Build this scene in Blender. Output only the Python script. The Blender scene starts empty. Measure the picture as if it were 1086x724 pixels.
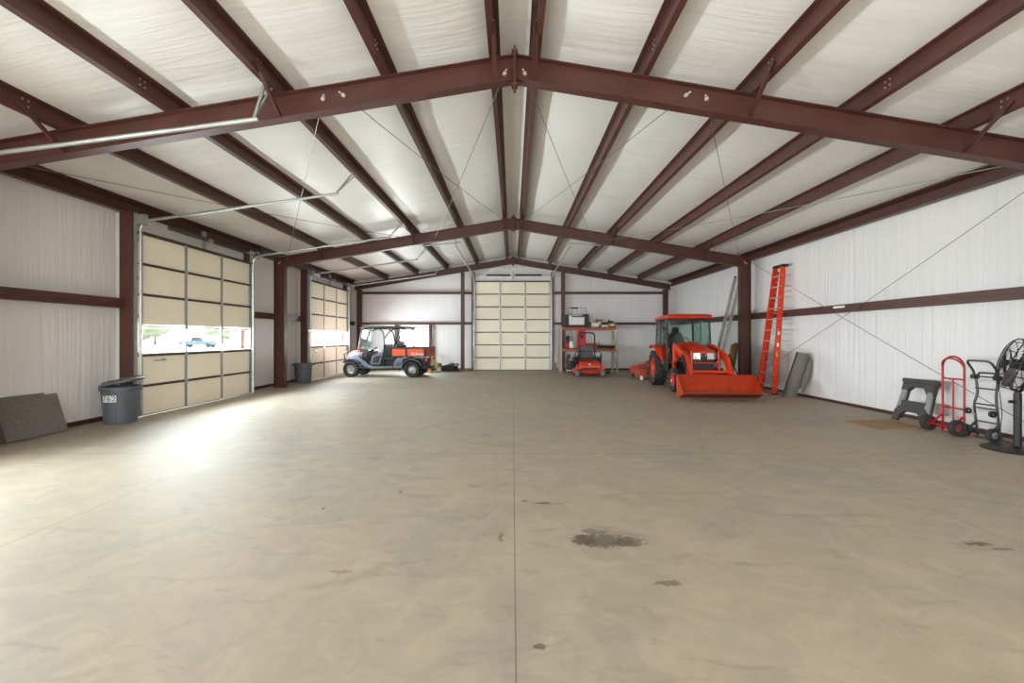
import bpy, bmesh, math, random
from mathutils import Vector, Matrix, Euler, noise

random.seed(7)
SC = bpy.context.scene
COL = SC.collection
PI = math.pi

# ------------------------------------------------------------------ helpers
def lin(c):
    out = []
    for v in c:
        v = v / 255.0
        out.append(v / 12.92 if v <= 0.04045 else ((v + 0.055) / 1.055) ** 2.4)
    return (out[0], out[1], out[2], 1.0)

class MB:
    """collects shapes that become ONE mesh object"""
    def __init__(self):
        self.bm = bmesh.new()
    def v(self, p):
        return self.bm.verts.new(Vector(p))
    def face(self, vs):
        try:
            return self.bm.faces.new(vs)
        except ValueError:
            return None
    def poly(self, pts):
        return self.face([self.v(p) for p in pts])
    def hexa(self, p):
        v = [self.v(q) for q in p]
        for f in ((3, 2, 1, 0), (4, 5, 6, 7), (0, 1, 5, 4), (1, 2, 6, 5), (2, 3, 7, 6), (3, 0, 4, 7)):
            self.face([v[i] for i in f])
        return self
    def box(self, c, s, rot=None):
        hx, hy, hz = s[0] / 2, s[1] / 2, s[2] / 2
        pts = [Vector(q) for q in ((-hx, -hy, -hz), (hx, -hy, -hz), (hx, hy, -hz), (-hx, hy, -hz),
                                   (-hx, -hy, hz), (hx, -hy, hz), (hx, hy, hz), (-hx, hy, hz))]
        if rot is not None:
            m = Euler(rot).to_matrix()
            pts = [m @ q for q in pts]
        c = Vector(c)
        return self.hexa([q + c for q in pts])
    def span(self, x0, x1, y0, y1, z0, z1):
        return self.box(((x0 + x1) / 2, (y0 + y1) / 2, (z0 + z1) / 2), (abs(x1 - x0), abs(y1 - y0), abs(z1 - z0)))
    def bar(self, a, b, w, h, up=(0, 0, 1)):
        a, b = Vector(a), Vector(b)
        d = (b - a).normalized()
        u = Vector(up)
        s = d.cross(u)
        if s.length < 1e-4:
            s = d.cross(Vector((1, 0, 0)))
        s.normalize()
        u = s.cross(d).normalized()
        s, u = s * w / 2, u * h / 2
        return self.hexa([a - s - u, a + s - u, b + s - u, b - s - u, a - s + u, a + s + u, b + s + u, b - s + u])
    def loft(self, rings, closed=True, caps=True, loop=False):
        R = [[self.v(p) for p in r] for r in rings]
        n = len(R[0])
        m = len(R)
        for i in range(m if loop else m - 1):
            a, b = R[i], R[(i + 1) % m]
            for j in range(n if closed else n - 1):
                k = (j + 1) % n
                self.face([a[j], a[k], b[k], b[j]])
        if caps and closed and not loop:
            self.face(list(reversed(R[0])))
            self.face(R[-1])
        return self
    def tube(self, pts, r, seg=8, closed=False, caps=True):
        P = [Vector(p) for p in pts]
        n = len(P)
        T = []
        for i in range(n):
            if closed:
                d = P[(i + 1) % n] - P[i - 1]
            else:
                d = P[min(i + 1, n - 1)] - P[max(i - 1, 0)]
            T.append(d.normalized())
        u = T[0].orthogonal().normalized()
        rings = []
        for i in range(n):
            u = (u - T[i] * u.dot(T[i]))
            if u.length < 1e-5:
                u = T[i].orthogonal()
            u.normalize()
            w = T[i].cross(u)
            rr = r[i] if isinstance(r, (list, tuple)) else r
            rings.append([P[i] + (u * math.cos(2 * PI * k / seg) + w * math.sin(2 * PI * k / seg)) * rr for k in range(seg)])
        return self.loft(rings, True, caps, closed)
    def cyl(self, a, b, r0, r1=None, seg=16):
        return self.tube([a, b], [r0, r0 if r1 is None else r1], seg)
    def lathe(self, prof, o=(0, 0, 0), axis='z', seg=24, caps=False, loop=False):
        """prof: (radius, along-axis) pairs"""
        o = Vector(o)
        rings = []
        for k in range(seg):
            a = 2 * PI * k / seg
            c, s = math.cos(a), math.sin(a)
            ring = []
            for r, t in prof:
                if axis == 'z': p = (r * c, r * s, t)
                elif axis == 'x': p = (t, r * c, r * s)
                else: p = (r * s, t, r * c)
                ring.append(o + Vector(p))
            rings.append(ring)
        return self.loft(rings, loop, False, True)
    def prism(self, pts, plane, d0, d1):
        def q(p, d):
            if plane == 'xz': return (p[0], d, p[1])
            if plane == 'yz': return (d, p[0], p[1])
            return (p[0], p[1], d)
        return self.loft([[q(p, d0) for p in pts], [q(p, d1) for p in pts]])
    def torus(self, c, R, r, axis='z', seg=24, seg2=8, tilt=None):
        c = Vector(c)
        pts = []
        for k in range(seg):
            a = 2 * PI * k / seg
            p = Vector((R * math.cos(a), R * math.sin(a), 0))
            if axis == 'x': p = Vector((0, p.x, p.y))
            elif axis == 'y': p = Vector((p.x, 0, p.y))
            if tilt is not None: p = Euler(tilt).to_matrix() @ p
            pts.append(c + p)
        return self.tube(pts, r, seg2, True)
    def xform(self, m):
        bmesh.ops.transform(self.bm, matrix=m, verts=self.bm.verts)
        return self
    def build(self, name, mat, parent=None, smooth=True, bevel=0.0, angle=38):
        bm = self.bm
        bmesh.ops.recalc_face_normals(bm, faces=bm.faces)
        me = bpy.data.meshes.new(name)
        bm.to_mesh(me)
        bm.free()
        if smooth:
            me.polygons.foreach_set('use_smooth', [True] * len(me.polygons))
            me.set_sharp_from_angle(angle=math.radians(angle))
        me.materials.append(mat)
        o = bpy.data.objects.new(name, me)
        COL.objects.link(o)
        if parent is not None:
            o.parent = parent
        if bevel:
            b = o.modifiers.new('bevel', 'BEVEL')
            b.width = bevel
            b.segments = 2
            b.limit_method = 'ANGLE'
            b.angle_limit = math.radians(40)
            b.harden_normals = False
        return o

def tag(o, label, cat, group=None):
    o['label'] = label
    o['category'] = cat
    if group: o['group'] = group
    return o

def struct(o):
    o['kind'] = 'structure'
    return o

def thing(name, label, cat, loc=(0, 0, 0), rotz=0.0, group=None):
    o = bpy.data.objects.new(name, None)
    COL.objects.link(o)
    o.empty_display_size = 0.1
    o.location = loc
    o.rotation_euler = (0, 0, rotz)
    return tag(o, label, cat, group)

def copy_tree(o, parent=None):
    c = o.copy()
    COL.objects.link(c)
    if parent is not None:
        c.parent = parent
    for ch in [x for x in COL.objects if x.parent == o]:
        copy_tree(ch, c)
    return c

def text_mesh(body, size, extrude=0.002):
    cu = bpy.data.curves.new('letters', 'FONT')
    cu.body = body
    cu.size = size
    cu.extrude = extrude
    cu.align_x = 'CENTER'
    cu.align_y = 'CENTER'
    cu.resolution_u = 3
    tmp = bpy.data.objects.new('letters', cu)
    COL.objects.link(tmp)
    dg = bpy.context.evaluated_depsgraph_get()
    dg.update()
    me = bpy.data.meshes.new_from_object(tmp.evaluated_get(dg))
    bpy.data.objects.remove(tmp)
    bpy.data.curves.remove(cu)
    return me

def arc(c, r, a0, a1, n, plane='xz', d=0.0):
    out = []
    for i in range(n + 1):
        a = math.radians(a0 + (a1 - a0) * i / n)
        p, q = c[0] + r * math.cos(a), c[1] + r * math.sin(a)
        out.append((p, d, q) if plane == 'xz' else ((d, p, q) if plane == 'yz' else (p, q, d)))
    return out

def sm(x):
    x = max(0.0, min(1.0, x))
    return x * x * (3 - 2 * x)

def rounded(pts, r, n=4):
    """round the corners of a 3D polyline"""
    P = [Vector(p) for p in pts]
    out = [P[0]]
    for i in range(1, len(P) - 1):
        a, b, c = P[i - 1], P[i], P[i + 1]
        d0, d1 = (a - b), (c - b)
        rr = min(r, d0.length * .45, d1.length * .45)
        p0, p1 = b + d0.normalized() * rr, b + d1.normalized() * rr
        for k in range(n + 1):
            t = k / n
            out.append(p0 * (1 - t) ** 2 + b * 2 * t * (1 - t) + p1 * t * t)
    out.append(P[-1])
    return out

# ------------------------------------------------------------------ materials
def new_mat(name):
    m = bpy.data.materials.new(name)
    m.use_nodes = True
    nt = m.node_tree
    nt.nodes.clear()
    out = nt.nodes.new('ShaderNodeOutputMaterial')
    return m, nt, out

def N(nt, t, **kw):
    n = nt.nodes.new(t)
    for k, v in kw.items():
        if k.startswith('i_'):
            n.inputs[k[2:].replace('_', ' ')].default_value = v
        else:
            setattr(n, k, v)
    return n

def mat(name, rgb, rough=0.5, metal=0.0, var=0.10, scale=6.0, bump=0.0, bscale=40.0, stretch=None, spec=0.5, coat=0.0):
    m, nt, out = new_mat(name)
    L = nt.links.new
    b = N(nt, 'ShaderNodeBsdfPrincipled')
    b.inputs['Roughness'].default_value = rough
    b.inputs['Metallic'].default_value = metal
    b.inputs['Specular IOR Level'].default_value = spec
    b.inputs['Coat Weight'].default_value = coat
    tc = N(nt, 'ShaderNodeTexCoord')
    src = tc.outputs['Object']
    if stretch:
        mp = N(nt, 'ShaderNodeMapping')
        mp.inputs['Scale'].default_value = stretch
        L(src, mp.inputs['Vector'])
        src = mp.outputs['Vector']
    nz = N(nt, 'ShaderNodeTexNoise')
    nz.inputs['Scale'].default_value = scale
    nz.inputs['Detail'].default_value = 5
    L(src, nz.inputs['Vector'])
    c = lin(rgb)
    mix = N(nt, 'ShaderNodeMix', data_type='RGBA')
    mix.inputs['A'].default_value = tuple(max(0, x * (1 - 2 * var)) for x in c[:3]) + (1,)
    mix.inputs['B'].default_value = tuple(min(1, x * (1 + 2 * var)) for x in c[:3]) + (1,)
    L(nz.outputs['Fac'], mix.inputs['Factor'])
    L(mix.outputs['Result'], b.inputs['Base Color'])
    if bump:
        n2 = N(nt, 'ShaderNodeTexNoise')
        n2.inputs['Scale'].default_value = bscale
        n2.inputs['Detail'].default_value = 4
        L(src, n2.inputs['Vector'])
        bp = N(nt, 'ShaderNodeBump')
        bp.inputs['Strength'].default_value = bump
        bp.inputs['Distance'].default_value = 0.02
        L(n2.outputs['Fac'], bp.inputs['Height'])
        L(bp.outputs['Normal'], b.inputs['Normal'])
    L(b.outputs['BSDF'], out.inputs['Surface'])
    return m

def glass_mat(name, tint, gloss=0.08, rough=0.02):
    m, nt, out = new_mat(name)
    L = nt.links.new
    t = N(nt, 'ShaderNodeBsdfTransparent')
    t.inputs['Color'].default_value = lin(tint)
    g = N(nt, 'ShaderNodeBsdfGlossy')
    g.inputs['Roughness'].default_value = rough
    fr = N(nt, 'ShaderNodeLayerWeight')
    fr.inputs['Blend'].default_value = 0.15
    mth = N(nt, 'ShaderNodeMath', operation='MULTIPLY_ADD')
    mth.inputs[1].default_value = 0.5
    mth.inputs[2].default_value = gloss * 0.4
    L(fr.outputs['Fresnel'], mth.inputs[0])
    mx = N(nt, 'ShaderNodeMixShader')
    L(mth.outputs[0], mx.inputs['Fac'])
    L(t.outputs[0], mx.inputs[1])
    L(g.outputs[0], mx.inputs[2])
    L(mx.outputs[0], out.inputs['Surface'])
    return m

M = {}
M['steel'] = mat('red_oxide_steel', (79, 44, 36), 0.45, 0.0, 0.16, 3.0, 0.05, 30)
M['galv'] = mat('galvanised_steel', (176, 180, 178), 0.38, 0.75, 0.12, 8)
M['stile'] = mat('zinc_stile', (150, 152, 146), 0.45, 0.4, 0.1, 8)
M['darkgap'] = mat('dark_section_joint', (62, 52, 42), 0.7, 0, 0.1)
M['spring'] = mat('spring_steel', (74, 70, 66), 0.5, 0.5, 0.1)
M['doorpanel'] = mat('cream_door_panel', (243, 233, 210), 0.6, 0, 0.03, 1.5)
M['orange'] = mat('orange_paint', (206, 52, 11), 0.35, 0, 0.05, 4, coat=0.3)
M['orange_bed'] = mat('bright_orange_panel', (224, 80, 14), 0.45, 0, 0.04)
M['orange_worn'] = mat('worn_orange_paint', (166, 48, 6), 0.65, 0, 0.18, 7, spec=0.25)
M['tail'] = mat('dark_orange_tailgate', (170, 60, 40), 0.5, 0, 0.15, 7)
M['black'] = mat('black_plastic', (30, 30, 31), 0.5, 0, 0.15)
M['rubber'] = mat('tyre_rubber', (44, 43, 42), 0.8, 0, 0.15, 9)
M['darkgrey'] = mat('dark_grey_plastic', (66, 69, 74), 0.45, 0, 0.1)
M['bluegrey'] = mat('slate_grey_plastic', (98, 104, 118), 0.35, 0, 0.08)
M['rim'] = mat('silver_rim', (170, 172, 174), 0.35, 0.6, 0.05)
M['roofgrey'] = mat('grey_canopy_plastic', (88, 86, 80), 0.5, 0, 0.08)
M['seat'] = mat('black_vinyl', (40, 40, 42), 0.6, 0, 0.1)
M['white'] = mat('white_paint', (232, 230, 224), 0.5, 0, 0.03)
M['lens'] = mat('clear_headlight', (215, 215, 210), 0.2, 0.2, 0.08, 30)
M['bin'] = mat('charcoal_bin_plastic', (82, 86, 92), 0.55, 0, 0.08, 5)
M['binlid'] = mat('weathered_lid_plastic', (92, 94, 92), 0.55, 0, 0.15, 6)
M['mat_grey'] = mat('grey_rubber_mat', (112, 106, 100), 0.9, 0, 0.2, 20, 0.3, 120)
M['ladder'] = mat('orange_fibreglass', (216, 56, 18), 0.45, 0, 0.06, 5)
M['alu'] = mat('dull_aluminium', (188, 186, 178), 0.45, 0.4, 0.1)
M['roll'] = mat('grey_carpet', (112, 106, 100), 0.95, 0, 0.1, 18, 0.4, 150)
M['wood'] = mat('raw_timber', (150, 110, 66), 0.75, 0, 0.15, 4, 0.1, 30, (1, 1, .15))
M['ply'] = mat('stained_plywood', (150, 116, 80), 0.8, 0, 0.16, 2.5, 0.05, 30)
M['horse'] = mat('black_resin', (62, 58, 56), 0.6, 0, 0.12)
M['horseleg'] = mat('grey_resin', (132, 132, 132), 0.55, 0, 0.08)
M['red'] = mat('red_enamel', (172, 26, 34), 0.35, 0, 0.06)
M['green'] = mat('dark_green_steel', (66, 74, 70), 0.4, 0.2, 0.1)
M['fan'] = mat('black_fan_metal', (44, 42, 42), 0.45, 0.4, 0.1)
M['blade'] = mat('fan_blade_metal', (96, 86, 80), 0.4, 0.6, 0.06)
M['rackbeam'] = mat('rack_orange', (164, 80, 42), 0.5, 0, 0.14, 6)
M['rackpost'] = mat('rack_upright_paint', (176, 164, 148), 0.55, 0, 0.1, 6)
M['cable'] = mat('steel_cable', (120, 116, 110), 0.4, 0.5, 0.1)
M['anchor'] = mat('zinc_anchor', (216, 208, 190), 0.45, 0.2, 0.1)
M['jug'] = mat('white_jug_plastic', (214, 222, 212), 0.5, 0, 0.05)
M['redcan'] = mat('red_plastic', (196, 24, 26), 0.45, 0, 0.08)
M['yellow'] = mat('yellow_plastic', (228, 166, 44), 0.5, 0, 0.08)
M['olive'] = mat('olive_bucket', (128, 122, 44), 0.55, 0, 0.1)
M['carton'] = mat('brown_cardboard', (150, 112, 76), 0.85, 0, 0.12)
M['cream'] = mat('cream_carton', (206, 196, 172), 0.8, 0, 0.08)
M['hose'] = mat('black_hose', (46, 46, 48), 0.6, 0, 0.12)
M['ghose'] = mat('green_hose', (64, 140, 110), 0.5, 0, 0.1)
M['emblem'] = mat('chrome_emblem', (190, 190, 190), 0.25, 0.9, 0.02)
M['ylabel'] = mat('yellow_sticker', (222, 178, 40), 0.5, 0, 0.04)
M['vinylframe'] = mat('white_window_frame', (196, 188, 176), 0.5, 0, 0.03)
M['glass'] = glass_mat('window_glass', (246, 250, 250), 0.06)
M['tint'] = glass_mat('tinted_cab_glass', (232, 242, 238), 0.08)
M['clear'] = glass_mat('clear_acrylic', (206, 216, 216), 0.12)
M['leaf'] = mat('tree_leaves', (122, 130, 108), 0.8, 0, 0.25, 1.5, 0.5, 4)
M['bark'] = mat('tree_bark', (92, 80, 66), 0.9, 0, 0.2)
M['truck'] = mat('blue_truck_paint', (70, 92, 120), 0.3, 0, 0.05)
M['yard'] = mat('pale_gravel_yard', (206, 200, 188), 0.9, 0, 0.1, 0.6)

def vinyl(name, rgb, sx, sy, sz, strength, rough=0.42):
    """white insulation facing: wrinkles from stretched noise"""
    m, nt, out = new_mat(name)
    L = nt.links.new
    b = N(nt, 'ShaderNodeBsdfPrincipled')
    b.inputs['Roughness'].default_value = rough
    b.inputs['Specular IOR Level'].default_value = 0.35
    tc = N(nt, 'ShaderNodeTexCoord')
    mp = N(nt, 'ShaderNodeMapping')
    mp.inputs['Scale'].default_value = (sx, sy, sz)
    L(tc.outputs['Object'], mp.inputs['Vector'])
    n1 = N(nt, 'ShaderNodeTexNoise')
    n1.inputs['Scale'].default_value = 1.0
    n1.inputs['Detail'].default_value = 6
    n1.inputs['Roughness'].default_value = 0.6
    n1.inputs['Distortion'].default_value = 0.6
    L(mp.outputs[0], n1.inputs['Vector'])
    big = N(nt, 'ShaderNodeTexNoise')
    big.inputs['Scale'].default_value = 0.35
    big.inputs['Detail'].default_value = 3
    L(tc.outputs['Object'], big.inputs['Vector'])
    amp = N(nt, 'ShaderNodeMath', operation='MULTIPLY')
    L(n1.outputs['Fac'], amp.inputs[0])
    rng = N(nt, 'ShaderNodeMapRange')
    rng.inputs['From Min'].default_value = 0.35
    rng.inputs['From Max'].default_value = 0.65
    rng.inputs['To Min'].default_value = 0.35
    rng.inputs['To Max'].default_value = 1.3
    L(big.outputs['Fac'], rng.inputs['Value'])
    L(rng.outputs[0], amp.inputs[1])
    bp = N(nt, 'ShaderNodeBump')
    bp.inputs['Strength'].default_value = strength
    bp.inputs['Distance'].default_value = 0.03
    L(amp.outputs[0], bp.inputs['Height'])
    L(bp.outputs[0], b.inputs['Normal'])
    c = lin(rgb)
    mix = N(nt, 'ShaderNodeMix', data_type='RGBA')
    mix.inputs['A'].default_value = tuple(x * .93 for x in c[:3]) + (1,)
    mix.inputs['B'].default_value = c
    L(n1.outputs['Fac'], mix.inputs['Factor'])
    L(mix.outputs['Result'], b.inputs['Base Color'])
    L(b.outputs[0], out.inputs['Surface'])
    return m

M['ceil'] = vinyl('white_ceiling_insulation', (228, 225, 220), 0.8, 9.0, 0.8, 0.55, 0.36)
M['wallx'] = vinyl('white_wall_insulation', (230, 225, 222), 3.0, 8.0, 0.25, 1.0, 0.40)
M['wally'] = vinyl('white_endwall_insulation', (232, 227, 226), 8.0, 3.0, 0.25, 0.9, 0.42)

def floor_mat():
    m, nt, out = new_mat('sealed_concrete')
    L = nt.links.new
    b = N(nt, 'ShaderNodeBsdfPrincipled')
    tc = N(nt, 'ShaderNodeTexCoord')
    P = tc.outputs['Object']
    def nz(scale, detail=6, rough=0.6, dist=0.0, st=None):
        src = P
        if st:
            mp = N(nt, 'ShaderNodeMapping')
            mp.inputs['Scale'].default_value = st
            L(P, mp.inputs['Vector'])
            src = mp.outputs[0]
        n = N(nt, 'ShaderNodeTexNoise')
        n.inputs['Scale'].default_value = scale
        n.inputs['Detail'].default_value = detail
        n.inputs['Roughness'].default_value = rough
        n.inputs['Distortion'].default_value = dist
        L(src, n.inputs['Vector'])
        return n.outputs['Fac']
    def ramp(f, a, bb):
        r = N(nt, 'ShaderNodeMapRange')
        r.inputs['From Min'].default_value = a
        r.inputs['From Max'].default_value = bb
        L(f, r.inputs['Value'])
        return r.outputs[0]
    def mixc(f, A, B):
        x = N(nt, 'ShaderNodeMix', data_type='RGBA')
        if isinstance(f, float): x.inputs['Factor'].default_value = f
        else: L(f, x.inputs['Factor'])
        for k, c in (('A', A), ('B', B)):
            if isinstance(c, tuple): x.inputs[k].default_value = c
            else: L(c, x.inputs[k])
        return x.outputs['Result']
    def math_(op, a, bb=None, c=None):
        n = N(nt, 'ShaderNodeMath', operation=op)
        for i, q in enumerate((a, bb, c)):
            if q is None: continue
            if isinstance(q, (int, float)): n.inputs[i].default_value = q
            else: L(q, n.inputs[i])
        return n.outputs[0]
    big = nz(0.55, 5, 0.6, 0.8)
    mid = nz(2.2, 8, 0.65, 1.4)
    streak = nz(1.0, 7, 0.7, 1.8, (1.2, 3.2, 1))
    fine = nz(26, 5, 0.7)
    col = mixc(ramp(big, .35, .65), lin((158, 143, 121)), lin((145, 137, 123)))
    col = mixc(math_('MULTIPLY', ramp(mid, .40, .68), 0.9), col, lin((170, 156, 134)))
    f = math_('MULTIPLY', ramp(streak, .54, .74), 0.62)
    col = mixc(f, col, lin((112, 106, 96)))
    f = math_('MULTIPLY', ramp(fine, .60, .82), 0.35)
    col = mixc(f, col, lin((120, 106, 86)))
    warp = math_('ADD', math_('MULTIPLY', nz(9, 6, 0.75), 0.6), math_('MULTIPLY', nz(30, 4, 0.7, 0.5), 0.4))
    # oil and rust stains with a shape of their own
    sep = N(nt, 'ShaderNodeSeparateXYZ')
    L(P, sep.inputs[0])
    X, Y = sep.outputs[0], sep.outputs[1]
    stains = [(0.72, 3.46, .25, .13, (84, 73, 60), .75), (0.56, 3.48, .11, .10, (76, 66, 54), .8), (0.90, 3.44, .14, .10, (86, 76, 62), .75), (0.66, 3.62, .12, .05, (86, 76, 64), .6),
              (0.29, 4.24, .10, .035, (86, 66, 48), .9), (0.12, 4.30, .04, .02, (86, 66, 48), .8), (0.44, 4.22, .05, .02, (112, 96, 78), .7),
              (3.57, 3.40, .13, .05, (84, 66, 44), .85), (3.66, 3.32, .09, .02, (92, 72, 50), .7),
              (1.02, 2.86, .10, .04, (104, 92, 78), .8), (0.14, 2.27, .035, .025, (92, 74, 56), .8),
              (-0.09, 3.50, .03, .08, (104, 78, 56), .8), (-1.16, 3.0, .09, .03, (128, 96, 80), .6), (-1.75, 4.1, .02, .03, (70, 60, 50), .8),
              (-1.15, 4.55, .02, .03, (70, 60, 50), .8), (-1.05, 5.0, .35, .10, (134, 134, 128), .5), (-1.35, 3.95, .45, .10, (140, 138, 130), .45)]
    for (sx, sy, rx, ry, c, k) in stains:
        dx = math_('MULTIPLY', math_('SUBTRACT', X, sx), 1 / rx)
        dy = math_('MULTIPLY', math_('SUBTRACT', Y, sy), 1 / ry)
        d = math_('SQRT', math_('ADD', math_('MULTIPLY', dx, dx), math_('MULTIPLY', dy, dy)))
        d = math_('ADD', d, math_('MULTIPLY', math_('SUBTRACT', warp, 0.5), 4.2))
        f = N(nt, 'ShaderNodeMapRange')
        f.inputs['From Min'].default_value = 0.95
        f.inputs['From Max'].default_value = 0.70
        L(d, f.inputs['Value'])
        col = mixc(math_('MULTIPLY', f.outputs[0], k), col, lin(c))
    # saw-cut control joints
    mask = None
    for (axis, pos, w) in ((X, 0.017, .0045), (X, -3.88, .004), (X, 3.88, .003), (Y, 6.05, .006), (Y, 14.0, .010)):
        d = math_('ABSOLUTE', math_('SUBTRACT', axis, pos))
        g = math_('LESS_THAN', d, w)
        mask = g if mask is None else math_('MAXIMUM', mask, g)
    col = mixc(math_('MULTIPLY', mask, 0.62), col, lin((84, 68, 52)))
    L(col, b.inputs['Base Color'])
    r = N(nt, 'ShaderNodeMapRange')
    r.inputs['From Min'].default_value = .3
    r.inputs['From Max'].default_value = .7
    r.inputs['To Min'].default_value = .58
    r.inputs['To Max'].default_value = .76
    L(mid, r.inputs['Value'])
    L(r.outputs[0], b.inputs['Roughness'])
    b.inputs['Specular IOR Level'].default_value = 0.5
    b.inputs['Coat Weight'].default_value = 0.14
    b.inputs['Coat Roughness'].default_value = 0.48
    bp = N(nt, 'ShaderNodeBump')
    bp.inputs['Strength'].default_value = 0.06
    bp.inputs['Distance'].default_value = 0.02
    L(streak, bp.inputs['Height'])
    L(bp.outputs[0], b.inputs['Normal'])
    L(b.outputs[0], out.inputs['Surface'])
    return m
M['floor'] = floor_mat()
# ------------------------------------------------------------------ the building (X right, Y into the shed, Z up)
RX = 0.03                       # ridge line
def roofz(x): return 5.57 - abs(x - RX) / 6.0
Y0, Y1 = -3.2, 21.5             # front and back walls
XW = 7.82                       # side wall liners

# floor and yard
struct(MB().span(-7.95, 7.95, Y0 - .2, Y1 + .15, -.15, 0).build('floor', M['floor'], smooth=False))
struct(MB().span(-160, 160, -60, 200, -.30, -.16).build('ground_outside', M['yard'], smooth=False))

def wall_cells(us, vs, holes, make):
    for i in range(len(us) - 1):
        for j in range(len(vs) - 1):
            u, v = (us[i] + us[i + 1]) / 2, (vs[j] + vs[j + 1]) / 2
            if any(h[0] < u < h[1] and h[2] < v < h[3] for h in holes):
                continue
            make(us[i], us[i + 1], vs[j], vs[j + 1])

def side_wall(name, sgn, holes):
    mb = MB()
    us = sorted({Y0 - .15, Y1 + .15} | {h[0] for h in holes} | {h[1] for h in holes})
    vs = sorted({0.0, 4.40} | {h[2] for h in holes} | {h[3] for h in holes})
    wall_cells(us, vs, holes, lambda a, b, c, d: mb.span(sgn * XW, sgn * (XW + .12), a, b, c, d))
    bmesh.ops.remove_doubles(mb.bm, verts=mb.bm.verts, dist=1e-5)
    return struct(mb.build(name, M['wallx'], smooth=False))

D1 = (8.80, 12.50)
D2 = (16.18, 19.84)
D3 = (1.75, 5.41)
side_wall('wall_left', -1, [(d[0] + .03, d[1] - .03, 0, 3.66) for d in (D1, D2, D3)])
side_wall('wall_right', 1, [])

BD = (-1.80, 1.83, 4.27)        # back door
WN = (-5.50, -4.02, 1.00, 2.10) # back window
def end_wall(name, y, holes, sg):
    mb = MB()
    us = sorted({-7.95, RX, 7.95} | {h[0] for h in holes} | {h[1] for h in holes})
    vs = sorted({0.0, 4.27} | {h[2] for h in holes} | {h[3] for h in holes})
    wall_cells(us, vs, holes, lambda a, b, c, d: mb.span(a, b, y, y + sg * .12, c, d))
    top = [(-7.95, 4.27), (7.95, 4.27), (7.95, roofz(7.95) + .06), (RX, 5.65), (-7.95, roofz(-7.95) + .06)]
    hs = [h for h in holes if h[3] > 4.2]
    if hs:
        h = hs[0]
        mb.prism([(-7.95, 4.27), (h[0], 4.27), (h[0], roofz(h[0]) + .06), (-7.95, roofz(-7.95) + .06)], 'xz', y, y + sg * .12)
        mb.prism([(h[1], 4.27), (7.95, 4.27), (7.95, roofz(7.95) + .06), (h[1], roofz(h[1]) + .06)], 'xz', y, y + sg * .12)
        mb.prism([(h[0], h[3]), (h[1], h[3]), (h[1], roofz(h[1]) + .06), (RX, 5.65), (h[0], roofz(h[0]) + .06)], 'xz', y, y + sg * .12)
    else:
        mb.prism(top, 'xz', y, y + sg * .12)
    return struct(mb.build(name, M['wally'], smooth=False))
end_wall('wall_back', Y1, [(BD[0] + .03, BD[1] - .03, 0, BD[2]), WN], 1)
end_wall('wall_front', Y0, [(-6.4, -1.0, 0, 4.0), (1.2, 6.0, 0, 4.0)], -1)  # both openings out of view, added to let fill light in

# ceiling: insulation sheets draped over the purlins and sagging between them
PUR = [0.27 + 1.44 * k for k in range(5)]
STEPS = [0.0] + PUR + [7.55]
def ceiling():
    mb = MB()
    xs = []
    for s in (-1, 1):
        xs += [RX + s * (0.0 + 7.93 * i / 130) for i in range(131)]
    xs = sorted(set(round(x, 4) for x in xs))
    ny = 420
    ys = [Y0 - .15 + (Y1 + .3 - Y0) * j / ny for j in range(ny + 1)]
    def sag(x, y):
        a = abs(x - RX)
        if a > 7.47: return 0.0
        e = sorted([0.0] + PUR + [7.50, 8.94])
        for i in range(len(e) - 1):
            if e[i] <= a <= e[i + 1]:
                w = e[i + 1] - e[i]
                t = (a - e[i]) / w
                k = min(1.0, w / 1.44)
                s0 = math.sin(PI * t) ** 0.8
                n = noise.noise(Vector((i * 7.1 + (5 if x < RX else 0), y * .45, 0)))
                n2 = noise.noise(Vector((x * .55, y * 2.3, 3.1)))
                n3 = noise.noise(Vector((x * .8, y * 5.5, 9.1)))
                return k * s0 * (0.045 + 0.03 * n) + s0 * (0.010 * n2 + 0.005 * n3)
        return 0.0
    V = [[mb.v((x, y, roofz(x) - sag(x, y) + .004)) for x in xs] for y in ys]
    for j in range(ny):
        for i in range(len(xs) - 1):
            mb.face([V[j][i], V[j][i + 1], V[j + 1][i + 1], V[j + 1][i]])
    return struct(mb.build('ceiling', M['ceil'], angle=60))
ceiling()
rf = MB()
for s in (-1, 1):
    rf.prism([(RX, 5.70), (RX + s * 8.1, 5.70 - 8.1 / 6), (RX + s * 8.1, 5.78 - 8.1 / 6), (RX, 5.78)], 'xz', Y0 - .3, Y1 + .3)
struct(rf.build('roof', M['white'], smooth=False))

# base angle along the wall feet
def base(name, segs):
    mb = MB()
    for a in segs: mb.span(*a)
    return struct(mb.build(name, M['steel'], smooth=False))
base('baseboard_right', [(XW - .012, XW, Y0, Y1, 0, .065)])
base('baseboard_left', [(-XW, -XW + .012, Y0, D3[0] - .2, 0, .085)])
base('baseboard_left', [(-XW, -XW + .012, D3[1] + .2, D1[0] - .2, 0, .085)])
base('baseboard_left', [(-XW, -XW + .012, D1[1] + .2, D2[0] - .2, 0, .085)])
base('baseboard_left', [(-XW, -XW + .012, D2[1] + .2, Y1, 0, .085)])
base('baseboard_back', [(-XW, BD[0] - .2, Y1 - .012, Y1, 0, .085)])
base('baseboard_back', [(BD[1] + .2, XW, Y1 - .012, Y1, 0, .085)])

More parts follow.
